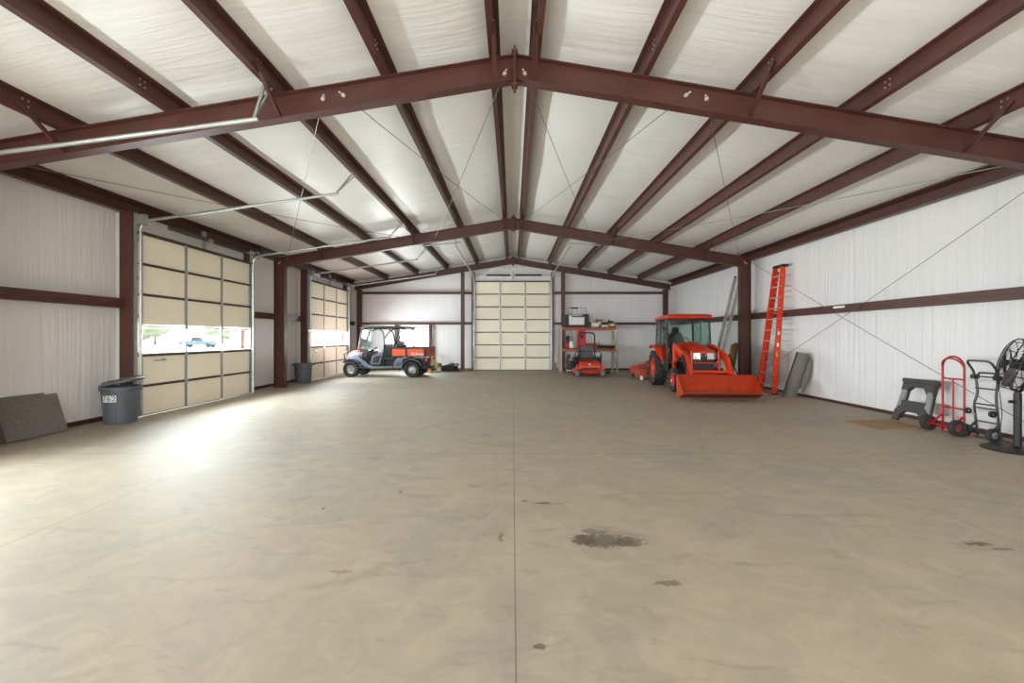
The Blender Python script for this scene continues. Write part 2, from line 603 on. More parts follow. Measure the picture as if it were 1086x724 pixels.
# ---------------------------------------------------------------- primary steel
RD = 0.33                        # rafter depth
RT = 5.36                        # rafter top at the ridge
FR = [(5.97, 'near'), (14.07, 'middle'), (21.15, 'back')]
def i_ring(c, du, dn, depth, fw, tf, tw):
    """12-point I section around c; du = depth direction, dn = flange direction"""
    c, du, dn = Vector(c), Vector(du), Vector(dn)
    h, w, t = depth / 2, fw / 2, tw / 2
    P = [(-h, -w), (-h, w), (-h + tf, w), (-h + tf, t), (h - tf, t), (h - tf, w), (h, w), (h, -w), (h - tf, -w), (h - tf, -t), (-h + tf, -t), (-h + tf, -w)]
    return [c + du * a + dn * b for a, b in P]

sides = {-1: 'left', 1: 'right'}
for (fy, nm) in FR:
    depth = RD if nm != 'back' else 0.26
    for s in (-1, 1):
        mb = MB()
        slope = Vector((s * 6, 0, -1)).normalized()
        up = Vector((s * 1, 0, 6)).normalized()
        x_in, x_out = RX + s * 0.014, s * 7.53
        rings = []
        for x in (x_in, x_out if nm == 'back' else s * 7.203):
            c = (x, fy, RT - abs(x - RX) / 6 - depth / 2 * 1.0138)
            # vertical end cuts
            du = Vector((0, 0, 1.0138))
            rings.append(i_ring(c, du, (0, 1, 0), depth, .16, .014, .012))
        mb.loft(rings)
        where = {'near': 'overhead in the foreground', 'middle': 'halfway down the shed', 'back': 'against the back wall'}[nm]
        o = mb.build('steel_rafter', M['steel'], smooth=False)
        tag(o, 'red-brown sloping steel rafter %s, %s of the ridge' % (where, sides[s]), 'rafter', 'main frame rafters')
        zc = RT - depth / 2 * 1.0138
        pb = MB().box((RX + s * .010, fy, zc), (.018, .19, depth + .20))
        for dz in (depth / 2 + .055, -depth / 2 - .055):
            for dy in (-.055, .055):
                pb.cyl((RX + s * .015, fy + dy, zc + dz), (RX + s * .04, fy + dy, zc + dz), .017, seg=6)
        pb.poly([(RX + s * .018, fy - .004, zc + depth / 2), (RX + s * .018, fy - .004, zc + depth / 2 + .09), (RX + s * .10, fy - .004, zc + depth / 2 - .014)])
        pb.poly([(RX + s * .018, fy - .004, zc - depth / 2), (RX + s * .018, fy - .004, zc - depth / 2 - .09), (RX + s * .10, fy - .004, zc - depth / 2 - .016)])
        pb.build('ridge_plate', M['steel'], o, smooth=False)
        # flange braces up to the purlins
        if nm != 'back':
            for k in (0, 2, 4):
                px = RX + s * PUR[k]
                bx = px - s * .01
                zb = RT - abs(px - RX) / 6 - depth + .03
                zt = roofz(px) - .12
                for dy in ((-.62,) if nm == 'near' else (-.62, .62)):
                    b = MB()
                    b.bar((px - s * .03, fy + dy, zt), (px - s * .03, fy + (.05 if dy > 0 else -.05), zb), .05, .006, (1, 0, 0))
                    b.bar((px - s * .006, fy + dy, zt), (px - s * .006, fy + (.05 if dy > 0 else -.05), zb), .006, .05, (1, 0, 0))
                    b.build('flange_brace', M['steel'], o, smooth=False)

def column(x, y, z1, label, name='steel_column', depth=.33, fw=.18, du=(1, 0, 0), dn=(0, 1, 0), plate=True):
    mb = MB()
    mb.loft([i_ring((x, y, z), du, dn, depth, fw, .014, .012) for z in (0.02 if plate else 0.0, z1)])
    o = tag(mb.build(name, M['steel'], smooth=False), label, 'column', 'steel columns')
    if plate:
        p = MB().box((x, y, .01), (depth + .04, fw + .04, .02))
        p.build('base_plate', M['steel'], o, smooth=False)
    return o
for s in (-1, 1):
    for fy, nm in FR[:2]:
        cx = s * 7.365
        o = column(cx, fy, RT - (abs(s * 7.20 - RX)) / 6 - .04, {
            (-1, 'near'): 'steel column of the near frame on the left side wall',
            (1, 'near'): 'steel column of the near frame on the right side wall',
            (-1, 'middle'): 'thick red-brown steel column between the two cream overhead doors',
            (1, 'middle'): 'thick red-brown steel column between the aluminium and orange ladders'}[(s, nm)])
        b = MB()
        zt = RT - 7.2 / 6 - .04
        b.box((cx, fy - .006, zt - .20), (.30, .014, .012))
        b.build('stiffener', M['steel'], o, smooth=False)
        c = MB()
        c.bar((s * 7.34, fy - .02, 3.99), (s * 7.44, fy - .02, 3.90), .02, .015)
        c.build('brace_clip', M['anchor'], o, smooth=False)
column(-7.30, 21.15, 3.86, 'slim steel corner column at the left end of back wall', depth=.22, fw=.15)
column(7.30, 21.15, 3.86, 'slim steel corner column at the right end of back wall', depth=.22, fw=.15)
column(-2.38, 21.18, 4.68, 'steel endwall post left of the back overhead door', depth=.2, fw=.16, du=(0, 1, 0), dn=(1, 0, 0))
column(2.42, 21.18, 4.68, 'steel endwall post behind the orange storage rack', depth=.2, fw=.16, du=(0, 1, 0), dn=(1, 0, 0))

def jamb(a, b, z1, label):  # noqa
    """closed channel column beside a door: a, b opposite corners in plan"""
    o = MB().span(a[0], b[0], a[1], b[1], 0, z1).build('door_jamb', M['steel'], smooth=False)
    return tag(o, label, 'door jamb', 'steel door jamb posts')
for d, nm in ((D1, 'nearer cream side door'), (D2, 'farther cream side door'), (D3, 'side door in the foreground bay')):
    jamb((-7.66, d[0] - .165), (-7.43, d[0] - .02), 4.03, 'dark red-brown jamb post at the near edge of %s' % nm)
    jamb((-7.66, d[1] + .02), (-7.43, d[1] + .165), 4.03, 'dark red-brown jamb post at the far edge of %s' % nm)
jamb((BD[0] - .17, 21.36), (BD[0] - .02, Y1 - .005), 4.72, 'red-brown jamb post left of the back overhead door')
jamb((BD[1] + .02, 21.36), (BD[1] + .17, Y1 - .005), 4.72, 'red-brown jamb post right of the back overhead door')
# white liner above the side doors
for i, d in enumerate((D1, D2, D3)):
    for e, (a, b) in enumerate(((d[0] - .06, d[0] - .02), (d[1] + .02, d[1] + .165))):
        struct(MB().span(-7.83, -7.655, a, b, 0, 4.05).build('trim_%d' % (5 + 2 * i + e), M['wallx'], smooth=False))
    struct(MB().span(-7.60, -7.455, d[0] - .02, d[1] + .02, 3.62, 3.66).build('trim_%d' % (11 + i), M['steel'], smooth=False))  # cap added to block lamp light leaking up behind the door
    struct(MB().span(-7.81, -7.60, d[0] - .02, d[1] + .02, 3.60, 4.045).build('trim_%d' % (i + 1), M['wallx'], smooth=False))
struct(MB().span(BD[0] - .02, BD[1] + .02, 21.40, Y1 - .005, 4.22, 4.95).build('trim_4', M['wally'], smooth=False))

# purlins and eave struts
def zsec(px, s, z):
    """Z section: top flange to the ridge, bottom flange downhill"""
    d, f, t, l = .20, .065, .008, .018
    P = [(-f, 0), (t, 0), (t, -d + t), (f, -d + t), (f, -d + l), (f + t, -d + l), (f + t, -d), (0, -d), (0, -t), (-f, -t), (-f, -l), (-f - t, -l), (-f - t, 0)]
    return [(px + s * a, z + b - s * 0 - (s * a * s) / 6) for a, b in P]
ordn = ['first purlin beside the ridge', 'second purlin out from the ridge', 'third purlin out from the ridge', 'fourth purlin out from the ridge', 'fifth purlin out from the ridge, nearest the eave']
for s in (-1, 1):
    for k, a in enumerate(PUR):
        px = RX + s * a
        o = MB().prism(zsec(px, s, roofz(px) - .004), 'xz', Y0 + .02, Y1 - .01).build('steel_purlin', M['steel'], smooth=False)
        tag(o, 'red-brown roof purlin, %s on the %s slope' % (ordn[k], sides[s]), 'purlin', 'roof purlins')
        for dy in (-.55, -.48):
            for dz in (-.06, -.13):
                MB().cyl((px - s * .010, 5.97 + dy, roofz(px) + dz), (px + s * .020, 5.97 + dy, roofz(px) + dz), .011, seg=6).build('bolt', M['galv'], o)
    # eave strut: a channel
    x0, x1 = 7.50, 7.80
    zt, zb = roofz(RX + s * 7.5) - .01, 4.05
    P = [(s * x0, zt), (s * x0, zt - .02), (s * 7.70, zt - .045), (s * 7.70, zb + .02), (s * 7.60, zb + .02), (s * 7.60, zb), (s * 7.715, zb), (s * 7.715, zt - .03)]
    o = MB().prism(P, 'xz', Y0 + .02, Y1 - .01).build('eave_strut', M['steel'], smooth=False)
    tag(o, 'red-brown eave strut along the top of the %s side wall' % sides[s], 'eave strut', 'eave struts')

# wall girts
def girt_side(s, y0, y1, label):
    x = s * 7.56
    P = [(x, 2.245), (x, 2.34), (x + s * .10, 2.34), (x + s * .10, 2.332), (x + s * .012, 2.332), (x + s * .012, 2.253), (x + s * .03, 2.245), (x + s * .03, 2.165), (x + s * .13, 2.165), (x + s * .13, 2.157), (x + s * .022, 2.157), (x + s * .022, 2.245)]
    o = MB().prism(P, 'xz', y0, y1).build('wall_girt', M['steel'], smooth=False)
    return tag(o, label, 'girt', 'wall girts')
girt_side(-1, 6.05, 8.70, 'red-brown wall girt above the grey rubber mats on left wall')
girt_side(-1, 12.60, 16.06, 'short red-brown wall girt passing behind the left middle column')
girt_side(-1, 19.96, 21.3, 'short red-brown wall girt in the far left corner')
girt_side(1, Y0 + .1, 14.0, 'long red-brown wall girt above the hand trucks on right wall')
girt_side(1, 14.0, 21.3, 'red-brown wall girt behind the aluminium ladder and tractor')
o = [x for x in COL.objects if x.name.startswith('wall_girt')][3]
g = MB().box((7.548, 10.25, 2.285), (.004, .36, .045))
g.build('sticker', M['white'], o, smooth=False)
def girt_back(x0, x1, z, label):
    y = 21.28
    P = [(y, z - .055), (y, z + .055), (y + .17, z + .055), (y + .17, z + .045), (y + .012, z + .045), (y + .012, z - .045), (y + .17, z - .045), (y + .17, z - .055)]
    o = MB().prism(P, 'yz', x0, x1).build('wall_girt', M['steel'], smooth=False)
    return tag(o, label, 'girt', 'back wall girts')
for z, nm in ((3.72, 'upper'), (2.25, 'lower')):
    girt_back(-7.4, -2.44, z, '%s girt on back wall above the utility vehicle' % nm)
    girt_back(-2.32, BD[0] - .17, z, 'short %s girt left of the back overhead door' % nm)
    girt_back(BD[1] + .17, 2.36, z, 'short %s girt right of the back overhead door' % nm)
    girt_back(2.48, 7.4, z, '%s girt on back wall above the storage rack' % nm)
# posts framing the back window
for x, nm in ((-5.62, 'left'), (-3.96, 'right')):
    o = MB().span(x - .05, x + .05, 21.32, Y1 - .005, 0, 2.19).build('window_post', M['steel'], smooth=False)
    tag(o, 'red-brown steel post at the %s edge of back window' % nm, 'post', 'window posts')

# roof and wall bracing rods
def cable(a, b, label, stub=None):
    a, b = Vector(a), Vector(b)
    n = 10
    pts = []
    for i in range(n + 1):
        t = i / n
        p = a.lerp(b, t)
        p.z -= .05 * math.sin(PI * t)
        pts.append(p)
    o = MB().tube(pts, .006, 6).build('bracing_cable', M['cable'])
    tag(o, label, 'cable', 'steel bracing cables')
    if stub is not None:
        d = (a - b).normalized()
        m = MB()
        m.cyl(a, a + d * .11, .011, seg=8)
        m.cyl(a + d * .0, a + d * .035, .026, seg=8)
        m.build('anchor', M['anchor'], o)
    return o
def rz(x): return RT - abs(x - RX) / 6 - .15
f1, f2 = 5.955, 14.06
for s in (-1, 1):
    w = sides[s]
    A = lambda x, y: (RX + s * x, y, rz(RX + s * x))
    cable(A(2.29, f1), A(.14, f2), 'thin bracing cable from mid near rafter to middle ridge, %s slope' % w, 1)
    B = lambda x, y: (RX + s * x, y, rz(RX + s * x) - .07)
    cable(B(.14, f1), B(2.5, f2), 'thin bracing cable from near ridge to mid middle rafter, %s slope' % w, 1)
    cable(A(2.58, f1), A(7.2, f2), 'thin bracing cable from mid near rafter to middle column, %s slope' % w, 1)
    cable(B(7.0, f1), B(2.9, f2), 'thin bracing cable from near eave to mid middle rafter, %s slope' % w, 1)
cable((7.56, 14.0, 3.95), (7.56, 6.05, .10), 'thin wall cable falling from middle column top towards hand trucks', 1)
cable((7.53, 6.05, 3.95), (7.53, 14.0, .30), 'thin wall cable rising towards the camera across right wall', 1)

# ---------------------------------------------------------------- overhead doors (setting)
def section_door(name, u0, u1, nsec, H, place, window=None, horiz=None, mat_=None, loc='x'):
    """place(u, w, z): u along the door, w out of the door into the room (m), z up"""
    root = bpy.data.objects.new(name, None)
    COL.objects.link(root)
    struct(root)
    W = u1 - u0
    sh = H / nsec
    def hx(mb, a, b, w0, w1, z0, z1):
        mb.hexa([place(a, w0, z0), place(b, w0, z0), place(b, w1, z0), place(a, w1, z0), place(a, w0, z1), place(b, w0, z1), place(b, w1, z1), place(a, w1, z1)])
    th = W / 3
    for k in range(nsec):
        z0, z1 = k * sh + (.018 if k == 0 else .012), (k + 1) * sh - .012
        if k == window:
            fr = MB()
            for z in (z0, z1 - .035): hx(fr, u0, u1, -.045, 0, z, z + .035)
            for j in range(4):
                c = u0 + th * j
                hx(fr, max(u0, c - .022), min(u1, c + .022), -.045, 0, z0 + .035, z1 - .035)
            fo = fr.build('glazed_section_frame', M['white'], root, smooth=False)
            for j in range(3):
                g = MB()
                hx(g, u0 + th * j + .022, u0 + th * (j + 1) - .022, -.026, -.02, z0 + .035, z1 - .035)
                g.build('pane', M['glass'], fo, smooth=False)
        else:
            p = MB()
            hx(p, u0, u1, -.045, -.005, z0, z1)
            p.build('panel_section', M['doorpanel'], root, smooth=False)
            rail = MB()
            hx(rail, u0, u1, -.045, .022, z1 - .012, z1 + (.036 if k < nsec - 1 else .012))
            rail.build('section_rail', M['darkgap'], root, smooth=False)
        st = MB()
        for j in range(4):
            c = (u0 + .03, u0 + th, u0 + 2 * th, u1 - .03)[j]
            hx(st, c - .03, c + .03, -.002, .016, z0, z1)
        if k != window:
            st.build('stile', M['stile'], root, smooth=False)
        else:
            for j in range(2):
                q = MB()
                c = (u0 + th, u0 + 2 * th)[j]
                hx(q, c - .02, c + .02, -.002, .012, z0, z1)
                q.build('stile', M['stile'], root, smooth=False)
            st.bm.free()
        hg = MB()
        for c in (u0 + th, u0 + 2 * th):
            hx(hg, c - .05, c + .05, .014, .024, z1 - .04, z1 + .05)
        hg.build('hinge', M['galv'], root, smooth=False)
    bs = MB()
    hx(bs, u0, u1, -.04, .0, .012 if window else .001, .03)
    bs.build('bottom_seal', M['black'], root, smooth=False)
    return root, hx

def door_hardware(root, hx, u0, u1, H, place, run, rise, hang_to, spring_z, spring_mat='spring', zoff=0.0):
    for e, u in ((-1, u0 - .05), (1, u1 + .05)):
        # vertical angle and roller track, curving into the ceiling track
        a = MB()
        hx(a, u - .035 + e * .02, u + .035 + e * .02, -.03, -.015, 0, spring_z + .14)
        hx(a, u + e * .055 - .004, u + e * .055 + .004, -.03, .025, 0, spring_z + .14)
        a.build('jamb_angle', M['galv'], root, smooth=False)
        z0 = H + .02 + zoff
        R = .22
        pts = [place(u, .06, .03), place(u, .06, z0)]
        ang = math.atan2(rise, run)
        for i in range(1, 9):
            t = (PI / 2 - ang) * i / 8
            pts.append(place(u, .06 + R * (1 - math.cos(t)), z0 + R * math.sin(t)))
        lw, lz = .06 + R * (1 - math.cos(PI / 2 - ang)), z0 + R * math.sin(PI / 2 - ang)
        end = (lw + run * math.cos(ang), lz + run * math.sin(ang))
        pts.append(place(u, *end))
        MB().tube(pts, .028, 8).build('roller_track', M['galv'], root)
        # ceiling hangers
        hg = MB()
        tip = place(u, end[0] - .05, end[1])
        q = hang_to(u, end[0] - .05)
        hg.bar(tip, (q[0], q[1], q[2]), .04, .02)
        q2 = hang_to(u, end[0] + .18)
        hg.bar(tip, (q2[0], q2[1], q2[2]), .03, .02)
        hg.build('track_hanger', M['galv'], root, smooth=False)
        br = MB()
        for k in range(5):
            z = .5 + k * .75
            hx(br, u - .05 + e * .02, u + .03 + e * .02, -.02, .04, z - .03, z + .03)
        hx(br, u - .04 + e * .03, u + .04 + e * .03, -.02, .20, spring_z - .10, spring_z + .10)
        br.build('track_bracket', M['galv'], root, smooth=False)
        rl = MB()
        rl.cyl(place(u - e * .01, .15, spring_z), place(u + e * .04, .15, spring_z), .07, seg=16)
        rl.build('cable_drum', M['galv'], root)
    MB().cyl(place(u0 - .06, .15, spring_z), place(u1 + .06, .15, spring_z), .014, seg=10).build('torsion_shaft', M['galv'], root)
    um = (u0 + u1) / 2
    for a, b in ((u0 + .55, um - .12), (um + .12, u1 - .45)):
        pr = []
        n = 46
        for i in range(n + 1):
            pr.append(.050 if i % 2 else .040)
        MB().tube([place(a + (b - a) * i / n, .15, spring_z) for i in range(n + 1)], pr, 12).build('torsion_spring', M[spring_mat], root)
    cb = MB()
    hx(cb, um - .05, um + .05, -.04, .012, spring_z - .22, spring_z + .22)
    hx(cb, um - .012, um + .012, .0, .17, spring_z - .05, spring_z + .05)
    cb.build('center_bracket', M['galv'], root, smooth=False)
    tp = MB()
    hx(tp, u0, u1, -.05, .07, H - .01, H + .028)
    tp.build('top_strut', M['darkgap'], root, smooth=False)

def pl_left(u, w, z): return Vector((-7.40 + w, u, z))
def hang_left(u, w):
    x = RX - PUR[2] - .03
    return (x, u + (w - 3.85) * .6 - .03, roofz(x) - .20)
for i, d in enumerate((D1, D2, D3)):
    root, hx = section_door('door_%d' % (i + 1), d[0], d[1], 6, 3.66, pl_left, window=2)
    door_hardware(root, hx, d[0], d[1], 3.66, pl_left, 4.05 if i == 2 else 3.75, .53, hang_left, 3.90, zoff=-.15 if i == 2 else 0.0)
    h = MB()
    hx(h, d[0] + .55, d[0] + .60, .0, .06, 1.10, 1.14)
    hx(h, d[0] + .30, d[0] + .62, .03, .05, 1.09, 1.12)
    h.build('slide_lock', M['galv'], root, smooth=False)

def pl_back(u, w, z): return Vector((u, 21.36 - w, z))
def hang_back(u, w): return (u, 21.36 - w, roofz(u) - .19)
root, hx = section_door('door_4', BD[0], BD[1], 7, 4.27, pl_back)
door_hardware(root, hx, BD[0], BD[1], 4.27, pl_back, 6.6, .05, hang_back, 4.56)
for s, u in ((-1, BD[0] - .05), (1, BD[1] + .05)):
    y = 21.36 - 6.9
    MB().bar((u - s * .15, y, 4.68), (u + s * 1.0, y, 4.68 - .10), .035, .035).build('track_crossbar', M['galv'], root, smooth=False)

# ---------------------------------------------------------------- back window
wr = bpy.data.objects.new('window_1', None)
COL.objects.link(wr)
struct(wr)
x0, x1, z0, z1 = WN
fr = MB()
ym = (Y1 - .03, Y1 + .09)
for a, b in ((x0, x0 + .05), (x1 - .05, x1), ((x0 + x1) / 2 - .05, (x0 + x1) / 2 + .05)):
    fr.span(a, b, ym[0], ym[1], z0, z1)
xm = (x0 + x1) / 2
for a, b in ((x0 + .05, xm - .05), (xm + .05, x1 - .05)):
    fr.span(a, b, ym[0], ym[1], z0, z0 + .05)
    fr.span(a, b, ym[0], ym[1], z1 - .05, z1)
    fr.span(a, b, ym[0] + .02, ym[1], (z0 + z1) / 2 - .02, (z0 + z1) / 2 + .02)
fo = fr.build('window_frame', M['vinylframe'], wr, smooth=False)
for a, b in ((x0 + .05, xm - .05), (xm + .05, x1 - .05)):
    for c, d in ((z0 + .05, (z0 + z1) / 2 - .02), ((z0 + z1) / 2 + .02, z1 - .05)):
        MB().span(a, b, Y1 + .03, Y1 + .036, c, d).build('pane', M['glass'], fo, smooth=False)

# ---------------------------------------------------------------- beyond the glass
def tree(x, y, h, r, seed):
    t = thing('tree', 'hazy tree in the row beyond the yard, seen through the door glass', 'tree', (x, y, -.16), 0, 'trees beyond the yard')
    MB().tube([(0, 0, 0), (.1, 0, h * .3), (0, .1, h * .62)], [.28, .2, .1], 8).build('trunk', M['bark'], t)
    mb = MB()
    bmesh.ops.create_icosphere(mb.bm, subdivisions=4, radius=1.0)
    for v in mb.bm.verts:
        n = noise.noise(v.co * 2.1 + Vector((seed * 3.1, 0, 0))) * .4 + noise.noise(v.co * 6 + Vector((0, seed, 0))) * .22
        v.co = Vector((v.co.x * r * (1 + n), v.co.y * r * (1 + n), h * .62 + v.co.z * h * .4 * (1 + n * .6)))
    mb.build('crown', M['leaf'], t, angle=180)
for i in range(11):
    tree(-78 - 5 * math.sin(i * 2.1), 60 + i * 10.5, 7.5 + 2 * math.sin(i * 1.7), 3.6 + math.cos(i * 2.3) * .8, i)
for i in range(0):
    tree(-60 + i * 11.5, 185 + 5 * math.sin(i), 9 + math.sin(i * 3), 4.2, i + 20)

# a pickup truck parked in the yard
tr = thing('pickup_truck', 'dark blue pickup truck parked outside, seen through nearer side door glass', 'truck', (-53.0, 75.0, -.16), math.radians(12))
b = MB()
b.prism([(-2.7, .45), (2.75, .45), (2.75, 1.05), (1.1, 1.12), (.55, 1.78), (-.75, 1.82), (-.9, 1.15), (-2.7, 1.15)], 'xz', -.92, .92)
b.build('body', M['truck'], tr, bevel=.06)
for sy in (-.925, .925):
    MB().prism([(.85, 1.16), (.42, 1.70), (-.66, 1.73), (-.74, 1.16)], 'xz', sy - .005, sy + .005).build('side_window', M['black'], tr, smooth=False)
for wx in (-1.75, 1.75):
    for wy in (-.85, .85):
        MB().lathe([(.0, -.12), (.22, -.12), (.38, -.10), (.40, 0), (.38, .10), (.22, .12), (0, .12)], (wx, wy, .40), 'y', 20).build('wheel', M['rubber'], tr)
# ------------------------------------------------------------------ wheels
def wheel(parent, c, R, w, rim_mat, rimR, lug='block', out=-1, nlug=22, name='wheel', axis='y'):
    """axis along y (or x); out = side of the outer face"""
    C = Vector(c)
    h = w / 2
    prof = [(rimR, -h * .72), (R * .80, -h), (R * .93, -h * .95), (R * .98, -h * .62), (R, -h * .3), (R, h * .3), (R * .98, h * .62), (R * .93, h * .95), (R * .80, h), (rimR, h * .72), (rimR * .97, 0)]
    mb = MB().lathe(prof, C, axis, 40, loop=True)
    m3 = lambda a, t, r: C + (Vector((r * math.sin(a), t, r * math.cos(a))) if axis == 'y' else Vector((t, r * math.cos(a), r * math.sin(a))))
    for k in range(nlug):
        a = 2 * PI * k / nlug
        da = 2 * PI / nlug
        if lug == 'ag':
            for sgn in (-1, 1):
                aa = a + (da / 2 if sgn > 0 else 0)
                p = []
                for (t, dd) in ((sgn * h * .96, 0.0), (sgn * h * .05, da * .85)):
                    for (r, e) in ((R * .95, .16), (R * 1.035, .12)):
                        p.append((m3(aa + dd - da * e, t, r), m3(aa + dd + da * e, t, r)))
                mb.hexa([p[0][0], p[0][1], p[2][1], p[2][0], p[1][0], p[1][1], p[3][1], p[3][0]])
        else:
            for sgn in (-1, 0, 1):
                aa = a + (da / 2 if sgn == 0 else 0)
                t0, t1 = (sgn * .62 - .22) * h, (sgn * .62 + .22) * h
                e = da * .3
                mb.hexa([m3(aa - e, t0, R * .97), m3(aa + e, t0, R * .97), m3(aa + e, t1, R * .97), m3(aa - e, t1, R * .97),
                         m3(aa - e, t0, R * 1.02), m3(aa + e, t0, R * 1.02), m3(aa + e, t1, R * 1.02), m3(aa - e, t1, R * 1.02)])
    ty = mb.build(name, M['rubber'], parent, angle=30)
    o = out
    d = h * .72
    pr = [(rimR * 1.0, o * d), (rimR * .95, o * (d + .008)), (rimR * .88, o * d), (rimR * .80, o * d * .45), (rimR * .52, o * d * .30), (rimR * .45, o * d * .62), (rimR * .20, o * d * .70), (rimR * .19, o * d * .9), (0.001, o * d * .92)]
    rm = MB().lathe(pr, C, axis, 28)
    for k in range(5):
        a = 2 * PI * k / 5
        p = m3(a, o * d * .50, rimR * .33)
        q = m3(a, o * d * .78, rimR * .33)
        rm.cyl(p, q, rimR * .05, seg=6)
    rm.build('rim', rim_mat, ty)
    return ty

# ------------------------------------------------------------------ utility vehicle
def utility_vehicle():
    t = thing('utility_vehicle', 'four-seat orange utility vehicle with roof and cargo bed by side doors', 'utility vehicle', (-5.165, 18.27, 0), math.radians(-3.0))
    WY = .62
    for x in (-1.235, 1.23):
        for sy in (-1, 1):
            wheel(t, (x, sy * WY, .315), .31, .25, M['rim'], .165, 'block', sy)
    ch = MB()
    ch.span(-1.45, 1.75, -.34, .34, .30, .42)
    for x in (-1.235, 1.23): ch.cyl((x, -.55, .315), (x, .55, .315), .06, seg=10)
    ch.span(-1.48, -1.0, -.40, .40, .40, .66)
    ch.span(.5, 1.7, -.42, .42, .42, .74)
    ch.build('chassis', M['black'], t, smooth=False)
    MB().span(-.95, .50, -.68, .68, .36, .42).build('floor_pan', M['darkgrey'], t, smooth=False)
    # hood
    rings = []
    for x, zb, zt, hw, cr in ((-1.53, .68, .80, .40, .55), (-1.50, .60, .87, .47, .6), (-1.36, .60, .98, .54, .6), (-1.12, .62, 1.07, .58, .7), (-.92, .66, 1.12, .61, .75), (-.80, .70, 1.13, .62, .75)):
        zs = zb + (zt - zb) * .62
        rings.append([(x, -hw, zb), (x, -hw, zs), (x, -hw * .93, zt - (zt - zs) * .35), (x, -hw * cr, zt), (x, 0, zt + .02), (x, hw * cr, zt), (x, hw * .93, zt - (zt - zs) * .35), (x, hw, zs), (x, hw, zb)])
    # lower half slate, upper orange
    up = [[r[1], r[2], r[3], r[4], r[5], r[6], r[7]] for r in rings]
    lo = [[(r[0][0], r[0][1] * 1.005, r[0][2]), (r[1][0], r[1][1] * 1.005, r[1][2]), (r[7][0], r[7][1] * 1.005, r[7][2]), (r[8][0], r[8][1] * 1.005, r[8][2])] for r in rings]
    MB().loft(up).build('hood', M['orange'], t, angle=50)
    MB().loft(lo).build('front_body', M['bluegrey'], t, angle=50)
    for sy in (-1, 1):
        MB().loft([[(-1.535, sy * .40, .70), (-1.535, sy * .24, .70), (-1.54, sy * .24, .80), (-1.54, sy * .38, .80)], [(-1.47, sy * .40, .70), (-1.47, sy * .24, .70), (-1.47, sy * .24, .82), (-1.47, sy * .40, .82)]]).build('headlight', M['lens'], t)
    gd = MB().tube(rounded([(-1.50, -.38, .50), (-1.62, -.38, .56), (-1.64, -.38, .96), (-1.50, -.38, 1.02), (-1.50, .38, 1.02), (-1.64, .38, .96), (-1.62, .38, .56), (-1.50, .38, .50)], .10), .020, 8)
    gd.tube([(-1.63, -.38, .74), (-1.63, .38, .74)], .016, 8)
    gd.build('front_guard', M['black'], t)
    for x, sz in ((-1.235, 'front_fender'), (1.23, 'rear_fender')):
        for sy in (-1, 1):
            inn = arc((x, .32), .385, 138 if x < 0 else 160, 22, 14)
            out_ = arc((x, .32), .425, 138 if x < 0 else 160, 22, 14)
            y0, y1 = sy * .44, sy * .755
            mb = MB()
            rg = []
            for p, q in zip(inn, out_):
                rg.append([(p[0], y0, p[2]), (p[0], y1, p[2]), (q[0], y1, q[2]), (q[0], y0, q[2])])
            mb.loft(rg)
            mb.build(sz, M['darkgrey'], t, angle=50)
    for sy in (-1, 1):
        ya, yb = sy * .64, sy * .74
        sill = [(-.97, .86), (-.88, .86), (-.76, .72), (-.56, .52), (-.36, .44), (.46, .44), (.46, .36), (-.42, .34), (-.68, .44), (-.84, .60)]
        MB().prism(sill, 'xz', ya, yb).build('sill_panel', M['bluegrey'], t, smooth=False, bevel=.012)
        dr = [(-.44, .52), (-.06, .52), (.06, .92), (.06, .98), (-.10, .98), (-.20, .90), (-.36, .86)]
        do = MB().prism(dr, 'xz', sy * .69, sy * .72).build('half_door', M['bluegrey'], t, smooth=False, bevel=.008)
        ins = [(-.36, .57), (-.10, .57), (-.02, .86), (-.16, .86), (-.30, .80)]
        MB().prism(ins, 'xz', sy * .715, sy * .728).build('door_recess', M['black'], do, smooth=False)
        rp = [(.48, .36), (.84, .36), (.86, .70), (1.0, .78), (.64, .78), (.54, .62)]
        ro = MB().prism(rp, 'xz', sy * .62, sy * .735).build('rear_side_panel', M['bluegrey'], t, smooth=False, bevel=.01)
        MB().prism([(.58, .45), (.80, .45), (.81, .60), (.64, .60)], 'xz', sy * .73, sy * .742).build('storage_lid', M['darkgrey'], ro, smooth=False)
    # dash, wheel, seats
    MB().prism([(-.95, .60), (-.72, .60), (-.56, 1.02), (-.62, 1.14), (-.92, 1.14)], 'xz', -.60, .60).build('dashboard', M['black'], t, smooth=False, bevel=.02)
    sw = MB().torus((-.46, -.30, 1.08), .17, .016, 'z', 24, 8, (0, math.radians(-35), 0))
    sw.cyl((-.62, -.30, .98), (-.46, -.30, 1.08), .018, seg=8)
    sw.bar((-.46, -.46, 1.08), (-.46, -.14, 1.08), .03, .012)
    sw.build('steering_wheel', M['black'], t)
    def seat(x, nm):
        for y in (-.36, .0, .36):
            c = MB().box((x, y, .70), (.44, .34, .13)).build('seat_cushion', M['seat'], t, bevel=.035)
            MB().box((x + .24, y, 1.02), (.11, .34, .56), (0, math.radians(10), 0)).build('seat_back', M['seat'], c, bevel=.04)
            MB().span(x - .2, x + .2, y - .16, y + .16, .40, .64).build('seat_base', M['black'], c, smooth=False)
    seat(-.22, 'front')
    seat(.30, 'rear')
    MB().box((.52, .0, 1.28), (.12, 1.0, .30)).build('rear_headrest', M['black'], t, bevel=.04)
    # cage
    cg = MB()
